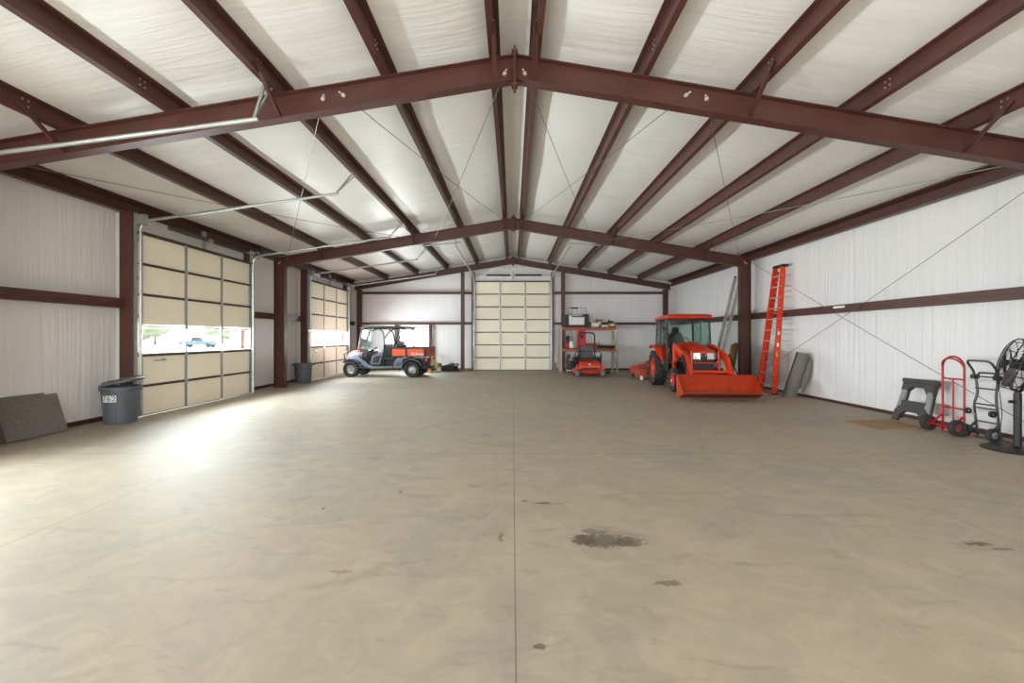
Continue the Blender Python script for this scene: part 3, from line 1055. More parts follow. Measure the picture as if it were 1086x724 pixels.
    for sy in (-1, 1):
        cg.tube(rounded([(-.96, sy * .62, 1.08), (-.82, sy * .60, 1.90), (-.60, sy * .58, 1.945), (.90, sy * .58, 1.945)], .12), .024, 8)
        cg.tube(rounded([(.09, sy * .68, .42), (.10, sy * .67, 1.45), (.05, sy * .62, 1.80), (-.14, sy * .59, 1.94)], .2), .026, 8)
        cg.tube(rounded([(.12, sy * .66, 1.55), (.30, sy * .62, 1.82), (.55, sy * .59, 1.94)], .12), .022, 8)
        cg.tube(rounded([(.44, sy * .64, .80), (.52, sy * .63, 1.40), (.66, sy * .60, 1.78), (.95, sy * .58, 1.94)], .2), .026, 8)
        cg.tube(rounded([(.60, sy * .62, 1.14), (.66, sy * .62, 1.50), (.80, sy * .60, 1.72)], .1), .02, 8)
    for x, z in ((-.80, 1.90), (.0, 1.94), (.90, 1.945), (.52, 1.40)):
        cg.tube([(x, -.61, z), (x, .61, z)], .022, 8)
    cg.build('roll_cage', M['black'], t)
    # windscreen
    def wp(u, v): return Vector((-.965 + .135 * v, u, 1.12 + .78 * v))
    ws = MB()
    a = [wp(-.56, .03), wp(.56, .03), wp(.54, .97), wp(-.54, .97)]
    n = Vector((.01, 0, 0))
    ws.hexa([a[0], a[1], a[1] + n, a[0] + n, a[3], a[2], a[2] + n, a[3] + n])
    ws.build('windscreen', M['clear'], t, smooth=False)
    wf = MB()
    wf.bar(wp(-.60, -.02), wp(-.57, 1.0), .05, .06, (1, 0, 0))
    wf.bar(wp(.60, -.02), wp(.57, 1.0), .05, .06, (1, 0, 0))
    wf.bar(wp(-.62, 0), wp(.62, 0), .05, .05)
    wf.bar(wp(-.60, 1.0), wp(.60, 1.0), .05, .05)
    wf.build('windscreen_frame', M['darkgrey'], t, smooth=False)
    MB().loft([[(x, -hw, z), (x, hw, z), (x, hw * .97, z + th), (x, hw * .8, z + th + .02), (x, -hw * .8, z + th + .02), (x, -hw * .97, z + th)] for x, hw, z, th in ((-.93, .58, 1.955, .01), (-.86, .64, 1.955, .035), (.0, .66, 1.97, .05), (.75, .65, 1.96, .045), (1.05, .60, 1.955, .02))]).build('roof', M['roofgrey'], t, angle=40)
    # cargo bed
    bd = MB()
    x0, x1, y0, z0, z1 = .40, 1.80, .74, .80, 1.18
    bd.span(x0, x1, -y0, y0, z0, z0 + .04)
    bd.span(x0, x0 + .04, -y0, y0, z0, z1)
    for sy in (-1, 1):
        bd.span(x0, x1, sy * (y0 - .04), sy * y0, z0, z1)
        bd.span(x0 - .02, x1 + .02, sy * (y0 - .05), sy * (y0 + .025), z1 - .03, z1 + .02)
        for x in (x0 + .01, 1.02, x1 - .05):
            bd.span(x - .03, x + .03, sy * (y0 - .01), sy * (y0 + .02), z0, z1)
    bed = bd.build('cargo_bed', M['black'], t, smooth=False)
    for sy in (-1, 1):
        for a, b in ((.46, .98), (1.06, 1.70)):
            pnl = MB().span(a, b, sy * (y0 - .002), sy * (y0 + .014), z0 + .05, z1 - .05).build('bed_side_panel', M['orange_bed'], bed, smooth=False)
            if a > 1:
                me = text_mesh('Kubota', .165, .002)
                me.materials.append(M['white'])
                tx = bpy.data.objects.new('lettering', me)
                COL.objects.link(tx)
                tx.parent = pnl
                tx.location = (1.47 if sy < 0 else 1.35, sy * (y0 + .016), z0 + .13)
                tx.rotation_euler = (PI / 2, 0, 0 if sy < 0 else PI)
                tx['label'] = 'white lettering'
    tg = MB()
    tg.span(x1, x1 + .04, -y0 + .04, y0 - .04, z0 + .03, z1 + .02)
    for y in (-.45, 0, .45): tg.span(x1 + .035, x1 + .055, y - .17, y + .17, z0 + .09, z1 - .05)
    tg.build('tailgate', M['tail'], bed, smooth=False, bevel=.006)
    for y in (-.66, .66):
        MB().span(x1 - .02, x1 + .03, y - .045, y + .045, .64, .76).build('tail_light', M['redcan'], t, smooth=False)
    h = MB().bar((1.6, 0, .40), (1.98, 0, .40), .07, .05)
    h.build('tow_hitch', M['black'], t, smooth=False)
utility_vehicle()

# ------------------------------------------------------------------ tractor with front loader
def tractor():
    t = thing('tractor', 'orange cab tractor with front loader bucket parked near right wall', 'tractor', (5.53, 14.80, 0), math.radians(-5.0))
    OR = M['orange']
    for s in (-1, 1):
        wheel(t, (s * .67, 0, .575), .56, .38, OR, .33, 'ag', s, 18, 'rear_wheel', 'x')
        wheel(t, (s * .60, -1.93, .350), .34, .24, OR, .19, 'ag', s, 16, 'front_wheel', 'x')
    b = MB()
    b.loft([[(-.24, y, z0), (.24, y, z0), (.26, y, z1), (-.26, y, z1)] for y, z0, z1 in ((-2.45, .50, .80), (-1.4, .40, .85), (.25, .36, .95))])
    b.cyl((-.60, 0, .575), (.60, 0, .575), .12, seg=14)
    b.cyl((-.55, -1.93, .36), (.55, -1.93, .36), .075, seg=12)
    b.span(-.15, .15, -2.08, -1.78, .34, .52)
    b.build('chassis', M['black'], t, smooth=False)
    # hood
    def hood_ring(y, zt, hw, zb):
        zs, zh = max(zb + .006, zt - .16), max(zb + .012, zt - .06)
        return [(-hw, y, zb), (-hw, y, zs), (-hw * .93, y, zh), (-hw * .62, y, zt), (0, y, zt + .02), (hw * .62, y, zt), (hw * .93, y, zh), (hw, y, zs), (hw, y, zb)]
    MB().loft([hood_ring(*a) for a in ((-2.53, 1.17, .27, 1.145), (-2.48, 1.215, .30, 1.14), (-2.40, 1.235, .315, .96), (-2.2, 1.285, .325, .88), (-1.75, 1.37, .34, .86), (-1.25, 1.44, .36, .86), (-1.15, 1.44, .36, .86))]).build('hood', OR, t, angle=45)
    for s in (-1, 1):
        hs = MB()
        for k in range(6):
            hs.span(s * .345, s * .360, -1.95 + k * .07, -1.91 + k * .07, .93, 1.12)
        hs.build('side_vent', M['black'], t, smooth=False)
    gr = MB()
    gr.loft([[(-.29, y, .60), (.29, y, .60), (.30, y, 1.17), (-.30, y, 1.17)] for y in (-2.47, -2.2)])
    for k in range(6): gr.span(-.22, .22, -2.485, -2.46, .64 + k * .045, .66 + k * .045)
    g = gr.build('grille', M['black'], t, smooth=False)
    for s in (-1, 1):
        MB().loft([[(s * .285, -2.50, .98), (s * .10, -2.515, .97), (s * .10, -2.505, 1.15), (s * .275, -2.48, 1.155)], [(s * .285, -2.44, .98), (s * .10, -2.44, .97), (s * .10, -2.44, 1.15), (s * .275, -2.44, 1.155)]]).build('headlight', M['lens'], g, smooth=False)
    em = MB().torus((0, -2.495, 1.09), .042, .008, 'y', 20, 6)
    for v in em.bm.verts: v.co.x *= 1.5
    em.build('emblem', M['emblem'], g)
    # brush guard
    bg = MB()
    bg.tube(rounded([(-.36, -2.60, 1.20), (-.36, -2.66, .62), (.36, -2.66, .62), (.36, -2.60, 1.20)], .09), .024, 8)
    bg.tube([(-.36, -2.64, .88), (.36, -2.64, .88)], .020, 8)
    bg.tube([(-.36, -2.64, .88), (-.34, -2.42, .72)], .02, 8)
    bg.tube([(.36, -2.64, .88), (.34, -2.42, .72)], .02, 8)
    bg.span(-.30, .30, -2.66, -2.45, .54, .63)
    bg.build('brush_guard', OR, t)
    # cab
    y_f, y_r = -1.18, .42
    zb, zt = .90, 2.17
    def P(s, f, h, w=None):
        # f 0 front..1 rear, h 0 bottom..1 top
        x = (.62 if w is None else w) + .03 * (1 - abs(h - .4))
        y = y_f + (y_r - y_f) * f + (.10 * h if f < .5 else -.02 * h)
        return Vector((s * x, y, zb + (zt - zb) * h))
    fr = MB()
    for s in (-1, 1):
        fr.tube([P(s, 0, h / 8) for h in range(9)], .028, 8)
        fr.tube([P(s, .58, h / 8) for h in range(9)], .024, 8)
        fr.tube([P(s, 1, h / 8, .58) for h in range(9)], .030, 8)
        fr.tube([P(s, f / 4, 1, .60) for f in range(5)], .030, 8)
        fr.tube([P(s, f / 4, 0.0) for f in range(5)], .024, 8)
    fr.tube([P(-1, 0, 1), P(1, 0, 1)], .03, 8)
    fr.tube([P(-1, 1, 1, .58), P(1, 1, 1, .58)], .03, 8)
    fr.tube([P(-1, 1, .12, .58), P(1, 1, .12, .58)], .026, 8)
    fr.build('cab_frame', M['black'], t)
    lc = MB()
    for s in (-1, 1):
        lc.loft([[(s * .60, y_f + .02, .55), (s * .64, y_f + .02, .55), (s * .65, y_f + .02, .92), (s * .60, y_f + .02, .92)], [(s * .60, -.55, .55), (s * .64, -.55, .55), (s * .65, -.55, .92), (s * .60, -.55, .92)]])
    lc.span(-.60, .60, y_f, .40, .78, .90)
    lc.span(-.60, .60, y_f, y_f + .05, .88, 1.10)
    lc.build('cab_floor', M['black'], t, smooth=False)
    def pane(q, name='cab_glass'):
        mb = MB()
        n = (q[1] - q[0]).cross(q[3] - q[0]).normalized() * .006
        mb.hexa([q[0] - n, q[1] - n, q[1] + n, q[0] + n, q[3] - n, q[2] - n, q[2] + n, q[3] + n])
        return mb.build(name, M['tint'], t, smooth=False)
    pane([P(-1, 0, .05, .60), P(1, 0, .05, .60), P(1, 0, .98, .60), P(-1, 0, .98, .60)], 'windscreen')
    pane([P(-1, 1, .15, .56), P(1, 1, .15, .56), P(1, 1, .98, .56), P(-1, 1, .98, .56)], 'rear_window')
    for s in (-1, 1):
        pane([P(s, .03, .02), P(s, .56, .02), P(s, .56, .98), P(s, .03, .98)], 'door_glass')
        pane([P(s, .60, .30), P(s, .98, .30, .59), P(s, .98, .98, .59), P(s, .60, .98)], 'side_window')
    # roof
    MB().loft([[(-w, y0, z), (w, y0, z), (w, y1, z), (-w, y1, z)] for w, y0, y1, z in ((.60, -1.22, .42, 2.155), (.64, -1.28, .48, 2.175), (.65, -1.30, .50, 2.23), (.63, -1.26, .48, 2.275), (.52, -1.12, .36, 2.31))]).build('cab_roof', OR, t, angle=50)
    # fenders
    for s in (-1, 1):
        A = [(math.radians(a)) for a in range(62, 168, 7)]
        rg = []
        for a in A:
            c, sn = math.cos(a), math.sin(a)
            r0 = .66 + (.06 if a < 2.2 else 0)
            y, z = c * r0, .60 + sn * r0
            y2, z2 = c * (r0 + .035), .60 + sn * (r0 + .035)
            xo = .88 - .20 * sm((a - 1.9) / 1.0)
            rg.append([(s * .50, y, z), (s * xo, y, z - .02), (s * xo, y2, z2 - .02), (s * .50, y2, z2)])
        mb = MB().loft(rg)
        mb.build('rear_fender', OR, t, angle=50)
    # operator station
    st = MB().box((0, -.02, 1.14), (.50, .48, .14)).build('driver_seat', M['seat'], t, bevel=.04)
    MB().loft([[(-w, y, z), (w, y, z), (w, y + .11, z), (-w, y + .11, z)] for w, y, z in ((.24, .16, 1.18), (.25, .20, 1.5), (.20, .25, 1.70), (.10, .27, 1.76), (.10, .28, 1.90), (.07, .285, 1.93))]).build('seat_back', M['seat'], st, angle=40)
    MB().span(-.18, .18, -.2, .2, .9, 1.08).build('seat_base', M['black'], st, smooth=False)
    sw = MB().torus((0, -.55, 1.50), .19, .016, 'z', 24, 8, (math.radians(28), 0, 0))
    sw.cyl((0, -.85, 1.15), (0, -.55, 1.50), .03, seg=8)
    sw.bar((-.18, -.55, 1.50), (.18, -.55, 1.50), .03, .014)
    sw.build('steering_wheel', M['black'], t)
    MB().prism([(-1.12, .9), (-.80, .9), (-.70, 1.30), (-.85, 1.44), (-1.12, 1.44)], 'yz', -.26, .26).build('dashboard', M['black'], t, smooth=False, bevel=.02)
    # loader
    for s in (-1, 1):
        tw = MB()
        tw.prism([(-1.42, .46), (-1.28, .46), (-1.32, .90), (-1.36, 1.36), (-1.50, 1.40), (-1.56, 1.30), (-1.50, .90)], 'yz', s * .46, s * .54)
        tw.bar((s * .50, -1.50, .92), (s * .50, -1.95, .92), .04, .05)
        tw.build('loader_tower', OR, t, smooth=False, bevel=.008)
        ar = MB()
        path = [(-1.46, 1.33), (-1.70, 1.30), (-2.10, 1.20), (-2.50, 1.08), (-2.72, .98), (-2.86, .82), (-3.02, .58), (-3.18, .36)]
        wd = [.10, .16, .18, .19, .22, .19, .16, .11]
        rg = []
        for i, (y, z) in enumerate(path):
            a = path[max(0, i - 1)]
            c = path[min(len(path) - 1, i + 1)]
            d = Vector((c[0] - a[0], c[1] - a[1])).normalized()
            n = Vector((-d.y, d.x)) * wd[i] / 2
            xs0, xs1 = s * .485, s * .575
            rg.append([(xs0, y + n.x, z + n.y), (xs1, y + n.x, z + n.y), (xs1, y - n.x, z - n.y), (xs0, y - n.x, z - n.y)])
        aro = ar.loft(rg).build('loader_arm', OR, t, angle=30, bevel=.008)
        MB().span(s * .574, s * .579, -2.62, -2.50, 1.06, 1.10).build('sticker', M['ylabel'], aro, smooth=False)
        MB().box((s * .53, -2.915, .80), (.03, .006, .06), (math.radians(-33), 0, 0)).build('sticker', M['ylabel'], aro, smooth=False)
        cy = MB()
        cy.cyl((s * .53, -1.55, .78), (s * .53, -2.15, .98), .035, seg=10)
        cy.cyl((s * .53, -2.15, .98), (s * .53, -2.55, 1.06), .02, seg=10)
        cy.cyl((s * .62, -2.62, 1.10), (s * .62, -2.95, .82), .03, seg=10)
        cy.cyl((s * .62, -2.95, .82), (s * .62, -3.30, .56), .018, seg=10)
        cy.build('hydraulic_cylinder', M['black'], t)
    MB().cyl((-.53, -2.95, .66), (.53, -2.95, .66), .045, seg=12).build('cross_tube', OR, t)
    # bucket: shell with thickness, side plates, cutting edge
    W = .95
    prof = [(-3.30, .60), (-3.31, .44), (-3.34, .24), (-3.39, .09), (-3.46, .035), (-3.56, .05), (-3.98, .205)]
    inner = []
    for i, (y, z) in enumerate(prof):
        a = prof[max(0, i - 1)]
        c = prof[min(len(prof) - 1, i + 1)]
        d = Vector((c[0] - a[0], c[1] - a[1])).normalized()
        n = Vector((d.y, -d.x))
        inner.append((y + n.x * .014, z + n.y * .014))
    shell = MB()
    ring_pts = prof + list(reversed(inner))
    shell.prism(ring_pts, 'yz', -W, W)
    bk = shell.build('bucket', M['orange_worn'], t, angle=35)
    for s in (-1, 1):
        MB().prism([p for p in prof] + [(-3.80, .30), (-3.45, .585)], 'yz', s * W, s * (W + .014)).build('side_plate', M['orange_worn'], bk, smooth=False)
    lip = MB()
    lip.prism([(-3.29, .585), (-3.37, .585), (-3.37, .615), (-3.29, .615)], 'yz', -W, W)
    lip.build('top_lip', M['orange_worn'], bk, smooth=False)
    ce = MB().prism([(-3.90, .168), (-4.03, .214), (-4.03, .224), (-3.90, .186)], 'yz', -W - .01, W + .01)
    ce.build('cutting_edge', M['bucketedge'], bk, smooth=False)
    for s in (-1, 1):
        MB().prism([(-3.28, .20), (-3.28, .52), (-3.16, .42), (-3.12, .30)], 'yz', s * .48, s * .58).build('bucket_bracket', M['orange_worn'], bk, smooth=False)
    # rear link arms
    la = MB()
    for s in (-1, 1):
        la.tube([(s * .25, .2, .45), (s * .38, 1.25, .42)], .03, 8)
    la.tube([(0, .3, .85), (0, 1.3, .85)], .03, 8)
    la.build('hitch_arm', M['black'], t)
M['bucketedge'] = mat('worn_bucket_edge', (120, 96, 80), 0.5, 0.3, 0.2, 12)
tractor()

# mower implement behind the tractor
def implement():
    t = thing('rear_mower_deck', 'faded red mowing implement on floor behind the tractor', 'mower deck', (5.62, 17.1, 0), math.radians(-5))
    d = MB()
    d.loft([[(-.85, y0, z), (.85, y0, z), (.95, y1, z), (-.95, y1, z)] for y0, y1, z in ((-.45, .75, .16), (-.47, .77, .36), (-.38, .68, .42))])
    dk = d.build('deck', M['implement'], t, angle=30)
    MB().span(-.93, -.55, -.62, -.40, .05, .40).build('side_skid', M['implement'], t, smooth=False, bevel=.01)
    MB().span(-.80, -.70, -.655, -.615, .0, .15).build('skid_shoe', M['white'], t, smooth=False)
    fr = MB()
    fr.bar((-.95, .2, .46), (.6, .2, .46), .10, .06)
    fr.bar((-.75, .45, .44), (-.22, -.60, .84), .05, .05)
    fr.bar((-.45, .55, .44), (-.10, -.60, .92), .05, .05)
    fr.bar((.45, .55, .44), (.10, -.60, .92), .05, .05)
    fr.build('hitch_frame', M['implement'], t, smooth=False)
    MB().lathe([(0, 0), (.2, 0), (.2, .05), (.11, .16), (0, .16)], (0, .15, .42), 'z', 16).build('gearbox', M['black'], t)
    for x in (-.78, .78):
        w = MB().lathe([(.04, -.05), (.12, -.05), (.14, 0), (.12, .05), (.04, .05)], (x, .95, .14), 'x', 16, loop=True)
        w.build('gauge_wheel', M['rubber'], t)
        MB().bar((x, .95, .16), (x * .96, .70, .40), .05, .04).build('wheel_fork', M['implement'], t, smooth=False)
M['implement'] = mat('faded_red_paint', (176, 72, 54), 0.6, 0, 0.16, 6)
implement()

# ------------------------------------------------------------------ zero-turn mower
def mower():
    t = thing('riding_mower', 'orange zero-turn riding mower with black roll bar before storage rack', 'mower', (3.15, 18.45, 0), math.radians(-4))
    OR = M['orange']
    for s in (-1, 1):
        wheel(t, (s * .50, .72, .29), .285, .26, M['black'], .13, 'block', s, 18, 'rear_wheel', 'x')
        cw = MB().lathe([(.05, -.075), (.125, -.085), (.142, -.05), (.145, 0), (.142, .05), (.125, .085), (.05, .075)], (s * .50, -.72, .146), 'x', 28, loop=True)
        c = cw.build('caster_wheel', M['caster'], t)
        f = MB()
        for q in (-.105, .105): f.bar((s * .50 + q, -.72, .14), (s * .50 + q, -.66, .34), .012, .05, (0, 1, 0))
        f.span(s * .5 - .11, s * .5 + .11, -.70, -.62, .33, .36)
        f.cyl((s * .5, -.66, .35), (s * .5, -.66, .46), .035, seg=12)
        f.build('caster_fork', OR, c, smooth=False)
        MB().bar((s * .50, -.66, .43), (s * .30, -.10, .43), .09, .07).build('front_arm', OR, t, smooth=False, bevel=.008)
    MB().loft([[(-w, y0, z), (-w * .8, y0 - .10, z), (w * .8, y0 - .10, z), (w, y0, z), (w, y1, z), (-w, y1, z)] for w, y0, y1, z in ((.64, -.42, .30, .12), (.65, -.44, .31, .26), (.58, -.38, .25, .31))]).build('cutting_deck', OR, t, angle=40)
    ds = MB().loft([[(.60, -.30, .11), (.60, .20, .11), (.60, .15, .29), (.60, -.26, .29)], [(.88, -.26, .10), (.88, .16, .10), (.86, .12, .17), (.86, -.22, .17)]])
    ds.build('discharge_chute', M['black'], t, smooth=False)
    # foot pan and front cowl
    MB().loft([[(-.40, -.70, .30), (.40, -.70, .30), (.42, -.70, .44), (-.42, -.70, .44)], [(-.42, -.62, .36), (.42, -.62, .36), (.44, -.62, .56), (-.44, -.62, .56)], [(-.36, -.20, .40), (.36, -.20, .40), (.38, -.20, .62), (-.38, -.20, .62)], [(-.34, .12, .42), (.34, .12, .42), (.34, .12, .64), (-.34, .12, .64)]]).build('foot_platform', OR, t, angle=30, bevel=.01)
    MB().span(-.34, .34, -.722, -.698, .31, .38).build('front_slot', M['black'], t, smooth=False)
    MB().box((0, -.665, .50), (.08, .012, .035), (math.radians(-35), 0, 0)).build('badge', M['white'], t, smooth=False)
    st = MB().box((0, .30, .80), (.50, .46, .13)).build('seat', M['mowerseat'], t, bevel=.045)
    MB().loft([[(-w, y, z), (w, y, z), (w, y + .10, z), (-w, y + .10, z)] for w, y, z in ((.24, .50, .84), (.26, .54, 1.0), (.25, .60, 1.17), (.20, .62, 1.22))]).build('seat_back', M['mowerseat'], st, angle=40)
    for s in (-1, 1):
        MB().box((s * .32, .36, .98), (.09, .34, .06)).build('armrest', M['black'], st, bevel=.02)
    for s in (-1, 1):
        MB().loft([[(s * .36, .02, .55), (s * .56, .02, .55), (s * .56, .10, .72), (s * .36, .10, .72)], [(s * .36, .95, .60), (s * .60, .95, .60), (s * .60, .92, .74), (s * .36, .92, .74)]]).build('wheel_fender', M['black'], t, smooth=False, bevel=.015)
        MB().tube(rounded([(s * .40, .02, .62), (s * .52, -.10, .86), (s * .52, -.14, .98), (s * .14, -.16, 1.0)], .06), .016, 8).build('steering_lever', M['black'], t)
        MB().tube(rounded([(s * .54, .10, .66), (s * .57, .06, .86)], .02), .022, 8).build('lever_grip', M['black'], t)
    MB().span(-.40, .40, .55, 1.15, .40, .78).build('engine_cover', M['black'], t, smooth=False, bevel=.03)
    MB().loft([[(-.3, .66, .78), (.3, .66, .78), (.3, 1.1, .78), (-.3, 1.1, .78)], [(-.25, .70, .98), (.25, .70, .98), (.25, 1.06, .98), (-.25, 1.06, .98)]]).build('engine', M['darkgrey'], t, smooth=False, bevel=.02)
    MB().tube(rounded([(-.34, .62, .5), (-.34, .64, 1.78), (.34, .64, 1.78), (.34, .62, .5)], .16, 6), .030, 10).build('roll_bar', M['black'], t)
M['caster'] = mat('grey_caster_rubber', (104, 100, 96), 0.8, 0, 0.1)
M['mowerseat'] = mat('charcoal_seat_vinyl', (84, 86, 92), 0.55, 0, 0.08)
mower()

# ------------------------------------------------------------------ storage rack and what stands on it
def rack():
    t = thing('storage_rack', 'pallet rack with orange beams and pale uprights on back wall', 'rack', (3.47, 20.55, 0))
    X, Yf, Yr = 1.27, -.45, .45
    for s in (-1, 1):
        for y in (Yf, Yr):
            p = MB()
            x = s * X
            p.loft([[(x - .045, y - .035, z), (x + .045, y - .035, z), (x + .045, y + .035, z), (x - .045, y + .035, z)] for z in (0.015, 2.10)])
            u = p.build('upright', M['rackpost'], t, smooth=False)
            MB().box((x, y, .008), (.14, .12, .015)).build('foot_plate', M['rackpost'], u, smooth=False)
        for a, b in ((.15, .98), (.98, 1.92)):
            MB().bar((s * X, Yf, a), (s * X, Yr, b), .03, .03).build('brace', M['rackpost'], t, smooth=False)
    for z in (1.02, 1.98):
        for y in (Yf, Yr):
            MB().span(-X + .04, X - .04, y - .03, y + .03, z - .06, z + .05).build('beam', M['rackbeam'], t, smooth=False)
        sl = MB()
        for k in range(13):
            x = -1.14 + k * .19
            sl.span(x - .07, x + .07, Yf - .03, Yr + .03, z + .052, z + .075)
        sl.span(-1.2, 1.2, -.03, .03, z + .02, z + .052)
        sl.build('deck', M['darkwood'], t, smooth=False)
M['darkwood'] = mat('dark_weathered_boards', (74, 56, 44), 0.8, 0, 0.2, 5)
rack()
ZT, ZL = 2.056, 1.096
def tote():
    t = thing('storage_chest', 'black-ended chest with pale front on left of the rack top', 'chest', (2.92, 20.42, ZT))
    b = MB().loft([[(-.54, -.24, z), (.54, -.24, z), (.54, .24, z), (-.54, .24, z)] for z in (0, .10)])
    b.build('base', M['black'], t, smooth=False, bevel=.01)
    MB().span(-.36, .36, -.22, .22, .10, .50).build('body', M['white'], t, smooth=False, bevel=.01)
    for s in (-1, 1):
        MB().span(s * .355, s * .56, -.25, .25, .10, .58).build('end_cap', M['black'], t, smooth=False, bevel=.02)
    l = MB()
    l.span(-.22, .36, -.235, -.20, .45, .50)
    l.build('front_bar', M['black'], t, smooth=False)
tote()
def wire_basket():
    t = thing('wire_basket', 'empty wire basket standing on the black-ended chest', 'basket', (2.98, 20.42, ZT + .582))
    w, d, h = .42, .18, .30
    fr = MB()
    for z in (.006, h):
        fr.tube([(-w, -d, z), (w, -d, z), (w, d, z), (-w, d, z)], .006, 6, True)
    for x in (-w, -.2, 0, .2, w):
        fr.tube([(x, -d, h), (x, -d, .006), (x, d, .006), (x, d, h)], .005, 6)
    fr.build('wire', M['cable'], t)
    MB().span(-.30, .0, -d - .012, -d + .012, h - .05, h + .02).build('handle', M['black'], t, smooth=False)
wire_basket()
def carton(name, label, loc, size, mt, lidmat=None, cat='box', rz_=0):
    t = thing(name, label, cat, loc, rz_)
    w, d, h = size
    mb = MB()
    th = .008
    mb.span(-w / 2, w / 2, -d / 2, d / 2, 0, th)
    mb.span(-w / 2, -w / 2 + th, -d / 2, d / 2, 0, h)
    mb.span(w / 2 - th, w / 2, -d / 2, d / 2, 0, h)
    mb.span(-w / 2, w / 2, -d / 2, -d / 2 + th, 0, h)
    mb.span(-w / 2, w / 2, d / 2 - th, d / 2, 0, h)
    mb.build('body', mt, t, smooth=False)
    f = MB()
    f.hexa([(-w / 2, -d / 2, h), (w / 2, -d / 2, h), (w / 2, -.004, h + .004), (-w / 2, -.004, h + .004), (-w / 2, -d / 2, h + .006), (w / 2, -d / 2, h + .006), (w / 2, -.004, h + .01), (-w / 2, -.004, h + .01)])
    f.build('flap', lidmat or mt, t, smooth=False)
    f = MB()
    f.hexa([(-w / 2, .004, h + .004), (w / 2, .004, h + .004), (w / 2, d / 2, h), (-w / 2, d / 2, h), (-w / 2, .004, h + .01), (w / 2, .004, h + .01), (w / 2, d / 2, h + .006), (-w / 2, d / 2, h + .006)])
    f.build('flap', lidmat or mt, t, smooth=False)
    MB().span(-w * .25, w * .25, -d / 2 - .002, -d / 2, h * .35, h * .7).build('label_patch', M['white'], t, smooth=False)
    return t
carton('carton', 'cream box at the middle of the rack top', (3.78, 20.36, ZT), (.36, .30, .20), M['cream'])
carton('carton', 'tall brown box behind the cream box on rack top', (4.05, 20.70, ZT), (.26, .26, .36), M['carton'])
carton('carton', 'flat pale box between cream and brown boxes on rack top', (4.20, 20.34, ZT), (.36, .30, .09), M['cream'])
carton('carton', 'brown box under black tool at right end of rack top', (4.56, 20.40, ZT), (.34, .32, .18), M['carton'])
def powertool():
    t = thing('hand_tool', 'small black power tool lying on brown box at rack end', 'tool', (4.52, 20.40, ZT + .192))
    MB().cyl((-.14, 0, .05), (.12, 0, .05), .045, .035, 12).build('body', M['black'], t)
    MB().bar((-.08, 0, .05), (-.10, .02, .16), .05, .04).build('handle', M['black'], t, smooth=False)
    MB().cyl((.12, 0, .05), (.2, 0, .05), .018, .012, 8).build('nozzle', M['galv'], t)
powertool()
def jug(loc, label, mt, capm, h=.30, r=.10):
    t = thing('jug', label, 'jug', loc)
    mb = MB()
    rings = []
    for z, k in ((0, .9), (.02, 1), (h * .62, 1), (h * .80, .75), (h * .9, .36), (h, .34)):
        rings.append([(r * k * c * (1 if abs(c) < .99 else 1), r * k * s, z) for c, s in [(math.cos(2 * PI * i / 16), math.sin(2 * PI * i / 16)) for i in range(16)]])
    mb.loft(rings)
    mb.build('body', mt, t)
    MB().cyl((0, 0, h), (0, 0, h + .03), r * .38, seg=14).build('cap', capm, t)
    MB().tube(rounded([(r * .3, 0, h * .92), (r * .95, 0, h * .86), (r * .98, 0, h * .55)], .04), .014, 8).build('handle', mt, t)
jug((2.72, 20.30, ZL), 'white plastic jug on the left of the middle rack shelf', M['jug'], M['black'], .34, .13)
jug((2.52, 20.36, ZL), 'small dark red jug beside the white jug on rack shelf', M['redcan'], M['black'], .26, .10)
def sprayer():
    t = thing('pump_sprayer', 'black-topped sprayer behind the white jug on rack shelf', 'sprayer', (2.56, 20.66, ZL))
    MB().lathe([(0, 0), (.09, 0), (.095, .3), (.07, .36), (.03, .38), (0, .38)], (0, 0, 0), 'z', 18).build('tank', M['darkgrey'], t)
    MB().lathe([(0, .38), (.06, .38), (.09, .42), (.10, .50), (.07, .56), (0, .56)], (0, 0, 0), 'z', 16).build('pump_head', M['black'], t)
    MB().tube(rounded([(.05, 0, .44), (.2, 0, .54), (.22, 0, .2)], .08), .012, 6).build('hose', M['black'], t)
sprayer()
def creeper():
    t = thing('creeper_board', 'bright red board with black openings standing on rack shelf', 'creeper', (3.14, 20.18, ZL))
    r = math.radians(-6)
    b = MB().loft([[(-.20, y, 0), (-.20, y, .74), (-.14, y, .82), (.14, y, .82), (.20, y, .74), (.20, y, 0)] for y in (-.03, .03)])
    bo = b.build('board', M['redcan'], t, smooth=False, bevel=.012)
    MB().prism([(-.05, .44), (.07, .42), (.09, .58), (.0, .62), (-.10, .56)], 'xz', -.038, -.028).build('opening', M['black'], bo, smooth=False)
    MB().prism([(-.07, .02), (.07, .02), (.05, .12), (-.05, .12)], 'xz', -.038, -.028).build('opening', M['black'], bo, smooth=False)
    MB().span(-.15, .15, -.042, -.028, .70, .74).build('opening', M['black'], bo, smooth=False)
creeper()
def red_case():
    t = thing('tool_case', 'flat orange-red case on rack shelf behind the roll bar', 'case', (3.62, 20.45, ZL))
    MB().loft([[(-.30, -.18, 0), (.30, -.18, 0), (.30, .18, 0), (-.30, .18, 0)], [(-.30, -.18, .12), (.30, -.18, .12), (.30, .18, .12), (-.30, .18, .12)], [(-.24, -.14, .20), (.24, -.14, .20), (.24, .14, .20), (-.24, .14, .20)]]).build('shell', M['tail'], t, smooth=False, bevel=.015)
    MB().tube(rounded([(-.08, -.17, .10), (-.08, -.22, .12), (.08, -.22, .12), (.08, -.17, .10)], .02), .012, 6).build('handle', M['black'], t)
red_case()
